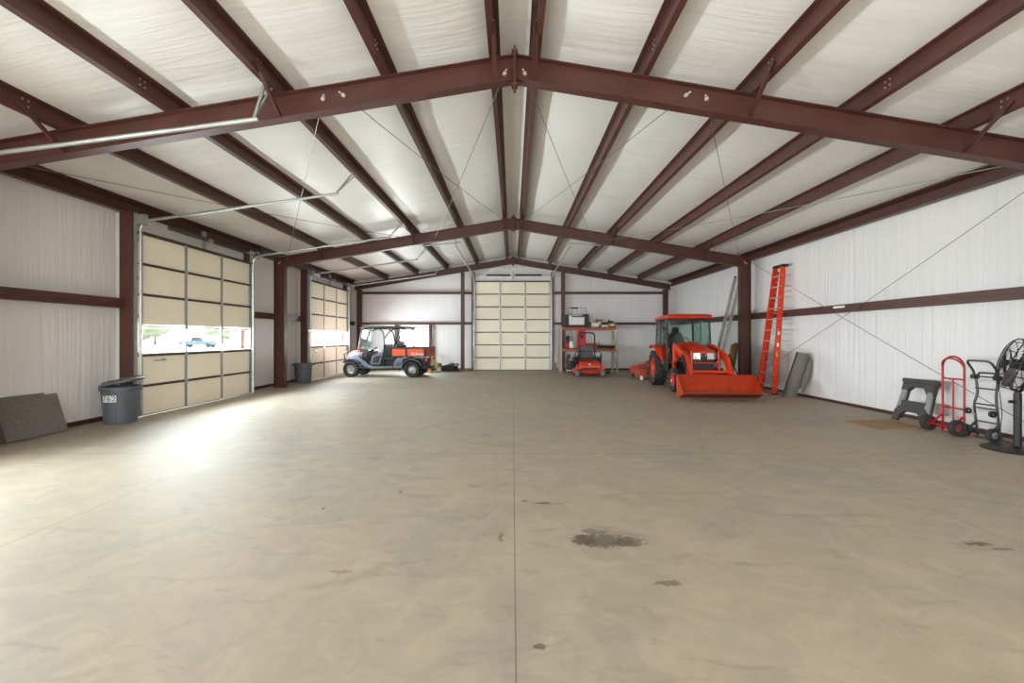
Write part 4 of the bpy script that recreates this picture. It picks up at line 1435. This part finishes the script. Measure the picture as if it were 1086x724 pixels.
def coil(name, label, loc, R, n, r, mt, seed=1, flat=.10, grp=None):
    rnd = random.Random(seed)
    pts = []
    for k in range(n * 14):
        a = 2 * PI * k / 14
        rr = R * (1 + .34 * math.sin(a * .37 + seed) + .16 * rnd.uniform(-1, 1))
        pts.append((rr * math.cos(a) * 1.3, rr * math.sin(a) * .72, r + flat * (k / (n * 14)) + flat * .35 * (1 + math.sin(a * 1.7 + seed)) * (1 - abs(2 * (k % 28) / 28 - 1))))
    o = MB().tube(rounded(pts, .1, 2), r, 7).build(name, mt)
    o.location = loc
    return tag(o, label, 'hose', grp)
coil('hose_coil', 'black tangled hose at the right end of rack shelf', (4.32, 20.40, ZL), .24, 5, .018, M['hose'], 3, .07)
def chainsaw():
    t = thing('chainsaw', 'black chainsaw resting on rack shelf beside the tangled hose', 'chainsaw', (4.0, 20.28, ZL), math.radians(8))
    MB().span(-.12, .12, -.08, .08, 0, .15).build('motor', M['black'], t, smooth=False, bevel=.02)
    MB().span(.12, .34, -.012, .012, .04, .12).build('bar', M['galv'], t, smooth=False)
    MB().tube(rounded([(-.05, -.08, .10), (-.05, -.08, .24), (-.05, .08, .24), (-.05, .08, .10)], .05), .013, 8).build('handle', M['black'], t)
chainsaw()
def compressor():
    t = thing('air_compressor', 'black portable machine with pale tray under the rack', 'compressor', (2.80, 20.15, 0))
    MB().span(-.33, .33, -.22, .22, .06, .12).build('tray', M['white'], t, smooth=False, bevel=.01)
    for s in (-1, 1):
        MB().lathe([(.02, -.03), (.06, -.03), (.07, 0), (.06, .03), (.02, .03)], (s * .26, -.18, .07), 'y', 14, loop=True).build('wheel', M['rubber'], t)
    MB().span(-.08, .30, -.18, .18, .12, .56).build('motor', M['black'], t, smooth=False, bevel=.03)
    MB().lathe([(0, 0), (.10, 0), (.12, .05), (.12, .34), (.09, .40), (0, .40)], (-.20, -.05, .12), 'z', 16).build('tank', M['darkgrey'], t)
    MB().tube(rounded([(-.30, -.20, .12), (-.30, -.20, .72), (-.22, -.20, .80), (-.22, .18, .80), (-.30, .18, .72), (-.30, .18, .12)], .05), .016, 8).build('handle', M['black'], t)
    MB().cyl((-.24, -.22, .62), (-.24, -.22, .80), .03, seg=10).build('lever', M['black'], t)
    MB().span(.27, .32, -.2, .05, .14, .34).build('side_guard', M['wood'], t, smooth=False)
compressor()
def plank(name, label, a, b, w, th, mt, up=(0, 1, 0), cat='board'):
    return tag(MB().bar(a, b, w, th, up).build(name, mt, smooth=False, bevel=.002), label, cat)
plank('timber_block', 'short upright timber offcut right of the back overhead door', (2.06, 21.20, 0), (2.06, 21.24, .36), .10, .09, M['carton'], (0, 1, 0), 'timber')
plank('timber_block', 'short timber offcut lying left of the back overhead door', (-2.30, 20.98, .05), (-1.98, 20.98, .05), .12, .10, M['wood'], (0, 0, 1), 'timber')
plank('timber_block', 'dark timber wedge beside the black hose pile', (-2.62, 20.98, .04), (-2.42, 20.80, .04), .14, .08, M['carton'], (0, 0, 1), 'timber')

# ------------------------------------------------------------------ clutter behind the utility vehicle
coil('hose_coil', 'big black hose pile on floor left of the back door', (-2.93, 20.55, 0), .25, 11, .028, M['hose'], 5, .22)
coil('hose_coil', 'green hose coil on floor in front of the olive bucket', (-3.50, 20.05, 0), .15, 3, .014, M['ghose'], 8, .02)
def bucket():
    t = thing('bucket', 'olive green bucket standing by the back wall window post', 'bucket', (-3.44, 20.70, 0))
    MB().lathe([(0, 0), (.115, 0), (.145, .34), (.155, .34), (.155, .38), (.142, .38), (.112, .015), (0, .015)], (0, 0, 0), 'z', 24).build('body', M['olive'], t)
    MB().tube(arc((0, .36), .150, 200, 340, 12, 'xz', -.03), .006, 6).build('bail_handle', M['galv'], t)
bucket()
jug((-3.34, 20.32, 0), 'white spray bottle in front of the olive bucket', M['jug'], M['ghose'], .22, .07)
def pump():
    t = thing('floor_jack', 'yellow-orange jack standing behind the vehicle rear wheel', 'jack', (-3.76, 20.05, 0))
    MB().loft([[(-.13, -.12, z), (.13, -.12, z), (.13, .12, z), (-.13, .12, z)] for z in (0.0, .05)]).build('foot', M['yellow'], t, smooth=False, bevel=.01)
    MB().loft([[(-w, -w, z), (w, -w, z), (w, w, z), (-w, w, z)] for w, z in ((.10, .05), (.07, .26), (.10, .30), (.12, .36))]).build('body', M['yellow'], t, smooth=False, bevel=.012)
    MB().cyl((.05, -.12, .16), (.12, -.16, .20), .05, seg=12).build('knob', M['redcan'], t)
pump()
jug((-3.66, 20.28, 0), 'grey metal flask between yellow jack and olive bucket', M['darkgrey'], M['black'], .30, .07)
plank('timber_board', 'narrow raw board leaning behind the utility vehicle tailgate', (-3.82, 20.75, 0), (-3.80, 21.25, .85), .12, .03, M['wood'], (0, 1, 0))
# ------------------------------------------------------------------ bins
def bin_(loc, rotz, label, numbers, lid_tilt, lid, hand=-.15):
    t = thing('trash_can', label, 'trash can', loc, rotz)
    r0, r1, h = .238, .284, .68
    prof = [(0, .005), (r0 - .01, 0), (r0, .015)]
    for k in range(1, 9): prof.append((r0 + (r1 - r0) * k / 9, .015 + (h - .10) * k / 9))
    prof += [(r1, h - .08), (r1 + .022, h - .075), (r1 + .026, h - .03), (r1 + .018, h), (r1 - .006, h), (r1 - .01, h - .06), (r0 - .012, .02), (0, .018)]
    b = MB().lathe(prof, (0, 0, 0), 'z', 40)
    body = b.build('body', M['bin'], t, angle=30)
    for k in range(8):
        a = 2 * PI * (k + .5) / 8
        m = MB()
        p0 = Vector((math.cos(a) * (r0 + .004), math.sin(a) * (r0 + .004), .03))
        p1 = Vector((math.cos(a) * (r1 - .002), math.sin(a) * (r1 - .002), h - .09))
        m.bar(p0, p1, .05, .014, (math.cos(a), math.sin(a), 0))
        m.build('rib', M['bin'], body, bevel=.004)
    for a in (hand, hand + PI):
        c, s = math.cos(a), math.sin(a)
        m = MB()
        R = r1 + .02
        tx, ty = -s, c
        m.tube(rounded([(c * R + tx * .09, s * R + ty * .09, h - .05), (c * (R + .06) + tx * .08, s * (R + .06) + ty * .08, h - .055), (c * (R + .06) - tx * .08, s * (R + .06) - ty * .08, h - .055), (c * R - tx * .09, s * R - ty * .09, h - .05)], .03), .018, 8)
        m.build('side_handle', M['bin'], body)
    if lid:
        L = MB().lathe([(0, .055), (.10, .05), (.22, .03), (.29, .02), (.335, .0), (.338, -.03), (.325, -.03), (.322, -.005), (.28, .008), (.1, .036), (0, .042)], (0, 0, 0), 'z', 36)
        for k in range(4):
            a = PI * k / 4
            L.bar((-.28 * math.cos(a), -.28 * math.sin(a), .032), (.28 * math.cos(a), .28 * math.sin(a), .032), .03, .03)
        L.xform(Matrix.Translation((.03, .0, h + .085)) @ Matrix.Rotation(lid_tilt, 4, 'Y') @ Matrix.Rotation(.05, 4, 'X'))
        L.build('lid', M['binlid'], t, angle=30)
    if numbers:
        ang0 = math.radians(numbers)
        for k, chx in enumerate('762'):
            a = ang0 + (k - 1) * .27
            zc = .47
            R = r0 + (r1 - r0) * zc / h + .012
            pl = MB()
            w, hh = .072, .12
            rg = []
            for i in range(5):
                aa = a - w / 2 / R + w / R * i / 4
                rg.append([(math.cos(aa) * q, math.sin(aa) * q, z) for q, z in ((R - .003, zc - hh / 2), (R + .001, zc - hh / 2), (R + .006, zc + hh / 2), (R + .002, zc + hh / 2))])
            pl.loft(rg)
            po = pl.build('number_tile', M['white'], body, smooth=False)
            me = text_mesh(chx, .135, .0008)
            for v in me.vertices:
                x, y, z = v.co
                aa = a + x / R
                rr = R + .0045 + y * .042 + z
                v.co = (math.cos(aa) * rr, math.sin(aa) * rr, zc + y)
            me.materials.append(M['black'])
            d = bpy.data.objects.new('numeral', me)
            COL.objects.link(d)
            d.parent = po
    return t
bin_((-7.31, 8.27, 0), 0, 'charcoal trash can with number stickers and tilted lid by near side door', -84, math.radians(-12), True)
bin_((-7.34, 15.55, 0), math.radians(40), 'open grey trash can with no lid beside the left middle column', None, 0, False)

# ------------------------------------------------------------------ rubber mats leaning on the left wall
def leaning_slab(name, label, y0, y1, xb, xt, h, th, mt, cat):
    """slab standing at x=xb on the floor, its top resting at x=xt"""
    mb = MB()
    d = Vector((xt - xb, 0, h)).normalized()
    n = Vector((d.z, 0, -d.x)) * th
    a, b = Vector((xb, y0, .004)), Vector((xt, y0, h))
    if n.z < 0: off = Vector((0, 0, -n.z))
    else: off = Vector((0, 0, 0))
    q = [a + off, b + off, b + off + n, a + off + n]
    e = Vector((0, y1 - y0, 0))
    mb.loft([[p for p in q], [p + e for p in q]])
    return tag(mb.build(name, mt, smooth=False, bevel=.006), label, cat)
leaning_slab('rubber_mat', 'front grey slab leaning against left wall', 6.60, 7.52, -7.56, -7.765, .63, .035, M['mat_grey'], 'mat')
leaning_slab('rubber_mat', 'rear grey slab behind another slab against left wall', 6.30, 7.36, -7.64, -7.805, .66, .03, M['mat_grey'], 'mat')

# ------------------------------------------------------------------ ladders
def channel(mb, a, b, w, d, side, out):
    """C rail from a to b: web w wide facing out, flanges d"""
    a, b = Vector(a), Vector(b)
    u = (b - a).normalized()
    o = Vector(out)
    o = (o - u * o.dot(u)).normalized()
    s = Vector(side)
    s = (s - u * s.dot(u) - o * s.dot(o)).normalized()
    t = .006
    P = [(-w / 2, 0), (w / 2, 0), (w / 2, -d), (w / 2 - t, -d), (w / 2 - t, -t), (-w / 2 + t, -t), (-w / 2 + t, -d), (-w / 2, -d)]
    mb.loft([[p + o * x + s * y for x, y in P] for p in (a, b)])

def step_ladder():
    t = thing('step_ladder', 'tall orange fibreglass step ladder folded against right wall', 'ladder', (0, 0, 0))
    # near rail, far rail: foot and top (world)
    N0, N1 = Vector((7.215, 12.22, .03)), Vector((7.59, 12.42, 3.58))
    F0, F1 = Vector((7.205, 12.98, .03)), Vector((7.58, 12.80, 3.58))
    inw = Vector((1, 0, 0))
    for a, b, sd in ((N0, N1, Vector((0, -1, 0))), (F0, F1, Vector((0, 1, 0)))):
        m = MB()
        channel(m, a, b, .12, .04, sd, inw)
        r = m.build('front_rail', M['ladder'], t, smooth=False)
        MB().box((a.x, a.y, .02), (.12, .06, .04)).build('foot', M['black'], r, smooth=False, bevel=.005)
        if sd.y < 0:
            for k, mt in ((.30, 'ylabel'), (.38, 'white'), (.47, 'white')):
                p = a.lerp(b, k)
                s_ = MB()
                d = (b - a).normalized()
                s_.bar(p - d * .05 + Vector((0, -.003, 0)), p + d * .05 + Vector((0, -.003, 0)), .05, .003, (0, 1, 0))
                s_.build('sticker', M[mt], r, smooth=False)
    for k in range(11):
        f = (k + .75) / 11.6
        p, q = N0.lerp(N1, f), F0.lerp(F1, f)
        MB().bar(p, q, .085, .025).build('step', M['alu'], t, smooth=False)
    # rear frame folded behind
    off = Vector((.09, 0, 0))
    R0, R1 = N0 + off + Vector((0, .06, 0)), N1 + Vector((.07, .04, -.10))
    S0, S1 = F0 + off + Vector((0, -.02, 0)), F1 + Vector((.07, -.02, -.10))
    for a, b, sd in ((R0, R1, Vector((0, -1, 0))), (S0, S1, Vector((0, 1, 0)))):
        m = MB()
        channel(m, a, b, .055, .03, sd, inw)
        r = m.build('rear_rail', M['ladder'], t, smooth=False)
        MB().box((a.x, a.y, .02), (.07, .05, .04)).build('foot', M['black'], r, smooth=False)
    for k in range(11):
        f = (k + .55) / 11.6
        p, q = R0.lerp(R1, f), S0.lerp(S1, f)
        e = (p - q).normalized() * .05
        MB().bar(p + e, q, .03, .02).build('rear_brace', M['alu'], t, smooth=False)
    m = MB().hexa([(7.53, 12.36, 3.57), (7.71, 12.36, 3.57), (7.71, 12.86, 3.57), (7.53, 12.86, 3.57), (7.55, 12.38, 3.64), (7.71, 12.38, 3.64), (7.71, 12.84, 3.64), (7.55, 12.84, 3.64)])
    m.build('top_cap', M['black'], t, smooth=False, bevel=.008)
step_ladder()

def ext_ladder():
    t = thing('extension_ladder', 'long aluminium ladder leaning behind the right middle column', 'ladder', (0, 0, 0))
    A = [(Vector((6.82, 14.92, 0)), Vector((7.70, 14.92, 3.62))), (Vector((6.82, 15.32, 0)), Vector((7.70, 15.32, 3.66)))]
    for (a, b), sd in zip(A, ((0, -1, 0), (0, 1, 0))):
        m = MB()
        channel(m, a, b, .11, .03, sd, (1, 0, 0))
        r = m.build('rail', M['alu'], t, smooth=False)
        MB().box((a.x, a.y, .02), (.11, .05, .04)).build('foot', M['rubber'], r, smooth=False)
        MB().box((b.x, b.y, b.z + .01), (.07, .04, .05)).build('end_cap', M['black'], r, smooth=False)
    for k in range(12):
        f = (k + .6) / 12.1
        p, q = A[0][0].lerp(A[0][1], f), A[1][0].lerp(A[1][1], f)
        MB().cyl(p, q, .019, seg=10).build('rung', M['alu'], t)
ext_ladder()
plank('timber_board', 'wide yellowish board leaning beside the right middle column', (7.10, 14.62, 0), (7.34, 14.62, 1.34), .035, .24, M['wood'], (1, 0, 0))
plank('timber_board', 'narrower board behind the wide yellowish board by right column', (7.22, 14.80, 0), (7.46, 14.76, 1.40), .035, .16, M['carton'], (1, 0, 0))
def black_panel():
    mb = MB().bar((7.42, 14.42, 0.0), (7.54, 14.42, 1.15), .30, .03, (1, 0, 0))
    tag(mb.build('black_panel', M['black'], smooth=False, bevel=.004), 'dark panel standing between boards and right middle column', 'panel')
black_panel()

# ------------------------------------------------------------------ carpet roll
def roll():
    t = thing('carpet_roll', 'grey carpet roll leaning on right wall beside the step ladder', 'carpet', (0, 0, 0))
    a, b = Vector((7.33, 11.74, 0)), Vector((7.64, 11.64, 1.17))
    d = (b - a).normalized()
    u = Vector((0, 1, 0)); u = (u - d * u.dot(d)).normalized()
    w = d.cross(u)
    pts = []
    turns = 3.2
    n = 96
    for i in range(n + 1):
        th = 2 * PI * turns * i / n
        r = .06 + .105 * i / n
        pts.append((math.cos(th) * r, math.sin(th) * r))
    outer = pts + [(p[0] * (1 - .012 / max(.03, math.hypot(*p))), p[1] * (1 - .012 / max(.03, math.hypot(*p)))) for p in reversed(pts)]
    rings = []
    for k in range(7):
        f = k / 6
        c = a.lerp(b, f)
        sc = 1.0 + .03 * math.sin(f * 5)
        rr = []
        for x, y in outer:
            q = c + u * x * sc + w * y * sc
            if k == 0: q -= d * (q.z / d.z); q.z = .003
            rr.append(q)
        rings.append(rr)
    MB().loft(rings).build('roll', M['roll'], t, angle=60)
    # loose flap hanging off the near side
    fl = MB()
    rows = []
    for i in range(9):
        f = .22 + .68 * i / 8
        c = a.lerp(b, f)
        row = []
        wid = .05 + .16 * math.sin(PI * min(1, max(0, (f - .22) / .68)) * .9)
        for j in range(6):
            g = j / 5
            row.append(c + Vector((.115, -.10, 0)) + Vector((.10 * g * (.4 + wid * 3), -.05 * math.sin(g * PI) - wid * .25 * g, -.18 * g * g)))
        rows.append(row)
    top = rows
    V = [[fl.v(p) for p in r] for r in top]
    V2 = [[fl.v(p + Vector((.004, .008, 0))) for p in r] for r in top]
    for i in range(8):
        for j in range(5):
            fl.face([V[i][j], V[i][j + 1], V[i + 1][j + 1], V[i + 1][j]])
            fl.face([V2[i][j], V2[i + 1][j], V2[i + 1][j + 1], V2[i][j + 1]])
    for i in range(8):
        for j in (0, 5):
            fl.face([V[i][j], V[i + 1][j], V2[i + 1][j], V2[i][j]])
    for j in range(5):
        for i in (0, 8):
            fl.face([V[i][j], V2[i][j], V2[i][j + 1], V[i][j + 1]])
    fl.build('loose_flap', M['roll'], t, angle=60)
roll()

# ------------------------------------------------------------------ plywood on the floor
o = MB().hexa([(6.20, 8.34, .004), (6.26, 7.58, .004), (7.16, 7.72, .004), (7.24, 8.52, .004), (6.20, 8.34, .016), (6.26, 7.58, .016), (7.16, 7.72, .016), (7.24, 8.52, .016)]).build('plywood_sheet', M['ply'], smooth=False)
o.location = (0, 0, -.003)
tag(o, 'stained brown board lying flat on floor before the sawhorse', 'board')

# ------------------------------------------------------------------ folded sawhorse
def sawhorse():
    t = thing('sawhorse', 'black and grey folding sawhorse leaning on right wall', 'sawhorse', (7.32, 8.15, 0))
    # local frame: y along the top (near end at -y), u = up the lean
    tilt = math.atan2(.22, .80)
    R = Matrix.Rotation(tilt, 4, 'Y')
    def B(name, mb, mt, par=None, bev=.012):
        for v in mb.bm.verts: v.co.y *= .92
        mb.xform(R)
        for v in mb.bm.verts:
            v.co.z += .012
        return mb.build(name, mt, par or t, smooth=False, bevel=bev)
    def top_prism(pts, x0, x1):
        m = MB()
        m.loft([[(x, p[0], p[1]) for p in pts] for x in (x0, x1)])
        return m
    tp = B('top_beam', top_prism([(-.36, .74), (.38, .74), (.38, .82), (-.36, .82)], -.055, .055), M['horse'])
    B('upper_bracket', top_prism([(-.34, .54), (-.21, .54), (-.12, .67), (.14, .67), (.23, .58), (.36, .58), (.36, .745), (-.34, .745)], -.045, .045), M['horse'])
    for s in (-1, 1):
        y0 = s * .30
        lg = MB()
        lg.loft([[(x, s * .225, .60), (x, s * .335, .60), (x, s * .370, .12), (x, s * .245, .12)] for x in (-.05, -.005)])
        B('front_leg', lg, M['horseleg'])
        lg = MB()
        lg.loft([[(x, s * .225, .60), (x, s * .335, .60), (x, s * .365, .06), (x, s * .245, .06)] for x in (.008, .045)])
        B('rear_leg', lg, M['horse'])
    B('tray', top_prism([(-.26, .27), (.26, .27), (.27, .40), (-.27, .40)], -.06, .03), M['horse'])
    B('lower_bracket', top_prism([(-.39, .0), (-.26, .0), (-.23, .11), (-.13, .19), (.13, .19), (.23, .11), (.26, .0), (.39, .0), (.37, .20), (.29, .29), (-.29, .29), (-.37, .20)], -.062, .0), M['horse'])
sawhorse()

# ------------------------------------------------------------------ hand trucks
def small_wheel(t, c, R, w, hub):
    C = Vector(c)
    ty = MB().lathe([(R * .5, -w * .35), (R * .8, -w * .5), (R * .96, -w * .38), (R, 0), (R * .96, w * .38), (R * .8, w * .5), (R * .5, w * .35)], C, 'y', 28, loop=True).build('wheel', M['rubber'], t)
    MB().lathe([(.001, -w * .42), (R * .2, -w * .42), (R * .22, -w * .25), (R * .5, -w * .20), (R * .52, -w * .33), (R * .52, w * .33), (R * .5, w * .2), (R * .22, w * .25), (R * .2, w * .42), (.001, w * .42)], C, 'y', 24).build('hub', hub, ty)
    return ty
M['hubred'] = mat('dull_red_hub', (122, 58, 54), 0.5, 0.2, 0.1)
def red_truck():
    t = thing('hand_truck', 'tall red hand truck with looped top standing against right wall', 'hand truck', (7.28, 7.32, 0))
    r = .016
    fr = MB()
    pts = [(0, .18, .02), (0, .18, 1.09)] + [(0, .18 * math.cos(PI * k / 10), 1.09 + .18 * math.sin(PI * k / 10)) for k in range(1, 10)] + [(0, -.18, 1.09), (0, -.18, .02)]
    fr.tube(pts, r, 8)
    f = fr.build('frame', M['red'], t)
    MB().tube([(.0, .18, 1.09)] + [(.0 - .05 * math.sin(PI * k / 10), .18 * math.cos(PI * k / 10), 1.09 + .15 * math.sin(PI * k / 10)) for k in range(1, 10)] + [(0, -.18, 1.09)], r * .9, 8).build('handle_loop', M['red'], t)
    for z in (.90, .42, .07):
        MB().tube([(0, -.18, z), (0, .18, z)], r * .9, 8).build('crossbar', M['red'], t)
    MB().tube([(.0, 0, .90), (0, 0, .07)], r * .8, 8).build('center_bar', M['red'], t)
    MB().span(.0, .22, -.20, .20, .004, .014).build('toe_plate', M['red'], t, smooth=False)
    for s in (-1, 1):
        b = MB()
        b.bar((-.01, s * .17, .30), (-.18, s * .19, .135), .03, .02)
        b.bar((-.01, s * .17, .06), (-.18, s * .19, .135), .03, .02)
        b.build('axle_bracket', M['red'], t, smooth=False)
        small_wheel(t, (-.18, s * .245, .135), .132, .085, M['hubred'])
    MB().cyl((-.18, -.29, .135), (-.18, .29, .135), .010, seg=8).build('axle', M['red'], t)
red_truck()
def green_truck():
    t = thing('hand_truck', 'dark green convertible hand truck with bent handle near the fan', 'hand truck', (7.335, 6.88, 0))
    G = M['green']
    for s in (-1, 1):
        y = s * .165
        MB().tube(rounded([(.06, y, .03), (.0, y, .55), (.03, y * .8, .70), (.03, y, .98)], .1), .017, 8).build('side_rail', G, t)
        MB().span(-.03, .06, y - .035, y + .035, .93, 1.0).build('latch_block', M['black'], t, smooth=False, bevel=.01)
        c = MB().lathe([(.02, -.02), (.045, -.022), (.05, 0), (.045, .022), (.02, .02)], (-.08, y * 1.1, .42), 'y', 18, loop=True).build('caster', M['rubber'], t)
        MB().bar((-.08, y * 1.1, .42), (.01, y, .36), .02, .03).build('caster_bracket', M['galv'], c, smooth=False)
    MB().tube(rounded([(.02, .17, .95), (.0, .17, 1.05), (-.10, .19, 1.22), (-.10, -.17, 1.22), (.0, -.19, 1.05), (.02, -.17, .86)], .07), .017, 8).build('handle', G, t)
    MB().tube(rounded([(.03, .13, .95), (.03, .12, 1.03), (.03, -.12, 1.03), (.03, -.13, .95)], .08), .015, 8).build('top_arch', G, t)
    for z in (.97, .785, .54, .48, .27):
        MB().tube([(.02, -.16, z), (.02, .16, z)], .012, 8).build('crossbar', G, t)
    MB().span(.03, .20, -.19, .19, .006, .016).build('toe_plate', G, t, smooth=False)
    for s in (-1, 1):
        small_wheel(t, (-.10, s * .215, .108), .105, .07, M['galv'])
        b = MB()
        b.bar((-.10, s * .175, .108), (.04, s * .165, .26), .03, .02)
        b.bar((-.10, s * .175, .108), (.05, s * .165, .06), .03, .02)
        b.build('axle_bracket', G, t, smooth=False)
    MB().cyl((-.10, -.25, .108), (-.10, .25, .108), .009, seg=8).build('axle', M['black'], t)
green_truck()

# ------------------------------------------------------------------ pedestal fan
def fan():
    t = thing('pedestal_fan', 'large black industrial fan on round base near right wall', 'fan', (7.09, 6.22, 0))
    F = M['fan']
    MB().lathe([(0, 0), (.37, 0), (.375, .012), (.36, .022), (.12, .035), (.06, .06), (0, .06)], (0, 0, 0), 'z', 40).build('base', F, t)
    MB().cyl((0, 0, .05), (0, 0, .80), .042, seg=16).build('pole', F, t)
    MB().cyl((0, 0, .60), (0, 0, .84), .034, seg=16).build('inner_pole', F, t)
    k = MB().cyl((-.04, .0, .68), (-.10, .02, .68), .022, seg=10)
    k.build('clamp_knob', F, t)
    # head: axis faces -x, a little to +y, tilted up
    zc = 1.21
    Rm = Matrix.Translation((-.02, 0, zc)) @ Matrix.Rotation(math.radians(-33), 4, 'Z') @ Matrix.Rotation(math.radians(14), 4, 'Y')
    def H(name, mb, mt, par=None):
        mb.xform(Rm)
        return mb.build(name, mt, par or t)
    R = .355
    # yoke (its own untilted frame)
    Ry = Matrix.Translation((-.02, 0, 0)) @ Matrix.Rotation(math.radians(-33), 4, 'Z')
    yk = MB().tube(rounded([(0, .43, zc + .02), (0, .43, zc - .10), (0, .16, .84), (0, -.16, .84), (0, -.43, zc - .10), (0, -.43, zc + .02)], .06), .020, 8)
    yk.xform(Ry)
    yk.build('yoke', F, t)
    cage = MB()
    for x in (-.09, .09):
        cage.torus((x * .6, 0, 0), R, .008, 'x', 40, 6)
        sg = 1 if x > 0 else -1
        for q, rr in ((.10, .30), (.13, .20), (.14, .10)):
            cage.torus((sg * q, 0, 0), rr, .004, 'x', 32, 5)
        for k in range(36):
            a = 2 * PI * k / 36
            c, s = math.cos(a), math.sin(a)
            prev = [(sg * .14, c * .06, s * .06), (sg * .14, c * .14, s * .14), (sg * .125, c * .24, s * .24), (sg * .10, c * .32, s * .32), (x * .6, c * R, s * R)]
            cage.tube(prev, .0025, 4)
    for k in range(12):
        a = 2 * PI * k / 12
        cage.tube([(-.066, math.cos(a) * R, math.sin(a) * R), (.066, math.cos(a) * R, math.sin(a) * R)], .006, 5)
    H('cage', cage, F)
    hub = MB().cyl((-.05, 0, 0), (.18, 0, 0), .065, .085, 20)
    hub.cyl((-.15, 0, 0), (-.13, 0, 0), .06, .06, 20)
    H('motor', hub, F)
    for k in range(3):
        bl = MB()
        a0 = 2 * PI * k / 3 + .5
        rg = []
        for i in range(7):
            f = i / 6
            r = .05 + .29 * f
            wd = .05 + .10 * math.sin(f * PI * .75)
            ring = []
            for (e, xx) in ((-1, .035), (1, -.035)):
                a = a0 + e * wd / r * .55 * (1 if r > .1 else .7)
                ring.append((xx - .02, math.cos(a) * r, math.sin(a) * r))
            p, q = Vector(ring[0]), Vector(ring[1])
            rg.append([p, q, q + Vector((.006, 0, 0)), p + Vector((.006, 0, 0))])
        bl.loft(rg)
        H('blade', bl, M['blade'])
    br = MB()
    br.tube([(.02, -.43, 0), (.02, .43, 0)], .014, 8)
    br.build('support_bar', F, t) if False else H('support_bar', br, F)
    for s in (-1, 1):
        p = MB().span(-.03, .03, s * .36, s * .45, -.035, .05)
        H('pivot_bracket', p, F)
    cord = MB().tube(rounded([(.10, .10, 1.15), (.12, .36, .95), (.16, .34, .45), (.14, .36, .12), (.16, .30, .045), (.08, .15, .05), (.0, .045, .10)], .12), .006, 6)
    cord.build('power_cord', M['black'], t)
fan()
# ------------------------------------------------------------------ light and camera
w = bpy.data.worlds.new('daylight')
SC.world = w
w.use_nodes = True
nt = w.node_tree
nt.nodes.clear()
bg = nt.nodes.new('ShaderNodeBackground')
bg.inputs['Color'].default_value = (0.93, 0.97, 1.0, 1)
bg.inputs['Strength'].default_value = 8.0
ow = nt.nodes.new('ShaderNodeOutputWorld')
nt.links.new(bg.outputs[0], ow.inputs[0])

def area(name, loc, direction, sx, sy, power, color=(1, 1, 1), spread=180):
    l = bpy.data.lights.new(name, 'AREA')
    l.shape = 'RECTANGLE'
    l.size, l.size_y = sx, sy
    l.energy = power
    l.color = color
    l.spread = math.radians(spread)
    o = bpy.data.objects.new(name, l)
    COL.objects.link(o)
    o.location = loc
    o.rotation_euler = Vector(direction).to_track_quat('-Z', 'Y').to_euler()
    return o
# daylight through the glazed strips of the side doors (mostly bounced up off the bright yard)
for i, (d, p) in enumerate(((D1, 630), (D2, 620), (D3, 700))):
    area('door_daylight', (-7.62, (d[0] + d[1]) / 2, 1.53), (1, 0, -.04 if i < 2 else -.30), 3.5, .52, p, (.90, .955, 1.0))
area('window_daylight', ((WN[0] + WN[1]) / 2, Y1 + .14, 1.55), (0, -1, 0), 1.3, 1.0, 160, (1, .99, .97))
# unseen fill lamps added at assumed front openings behind the camera, tilted upward
area('front_fill', (-3.7, Y0 + .02, 2.0), (.05, 1, .5), 5.2, 3.8, 85, (1.0, .98, .95), 125)
area('front_fill', (3.6, Y0 + .02, 2.0), (-.15, 1, .5), 4.6, 3.8, 75, (1.0, .98, .94), 125)

cam = bpy.data.cameras.new('camera')
cam.sensor_width = 36
cam.lens = 470 / 1086 * 36
cam.shift_x = -0.5 / 1086
cam.shift_y = -4.4 / 1086
cam.clip_end = 500
co = bpy.data.objects.new('camera', cam)
COL.objects.link(co)
co.location = (0, 0, 1.585)
co.rotation_euler = (PI / 2, 0, 0)
SC.camera = co
SC.view_settings.view_transform = 'Standard'
SC.view_settings.look = 'None'
SC.view_settings.gamma = 1
SC.view_settings.use_curve_mapping = False
SC.view_settings.exposure = 0.10
SC.cycles.max_bounces = 10
SC.cycles.diffuse_bounces = 6
SC.cycles.transparent_max_bounces = 16
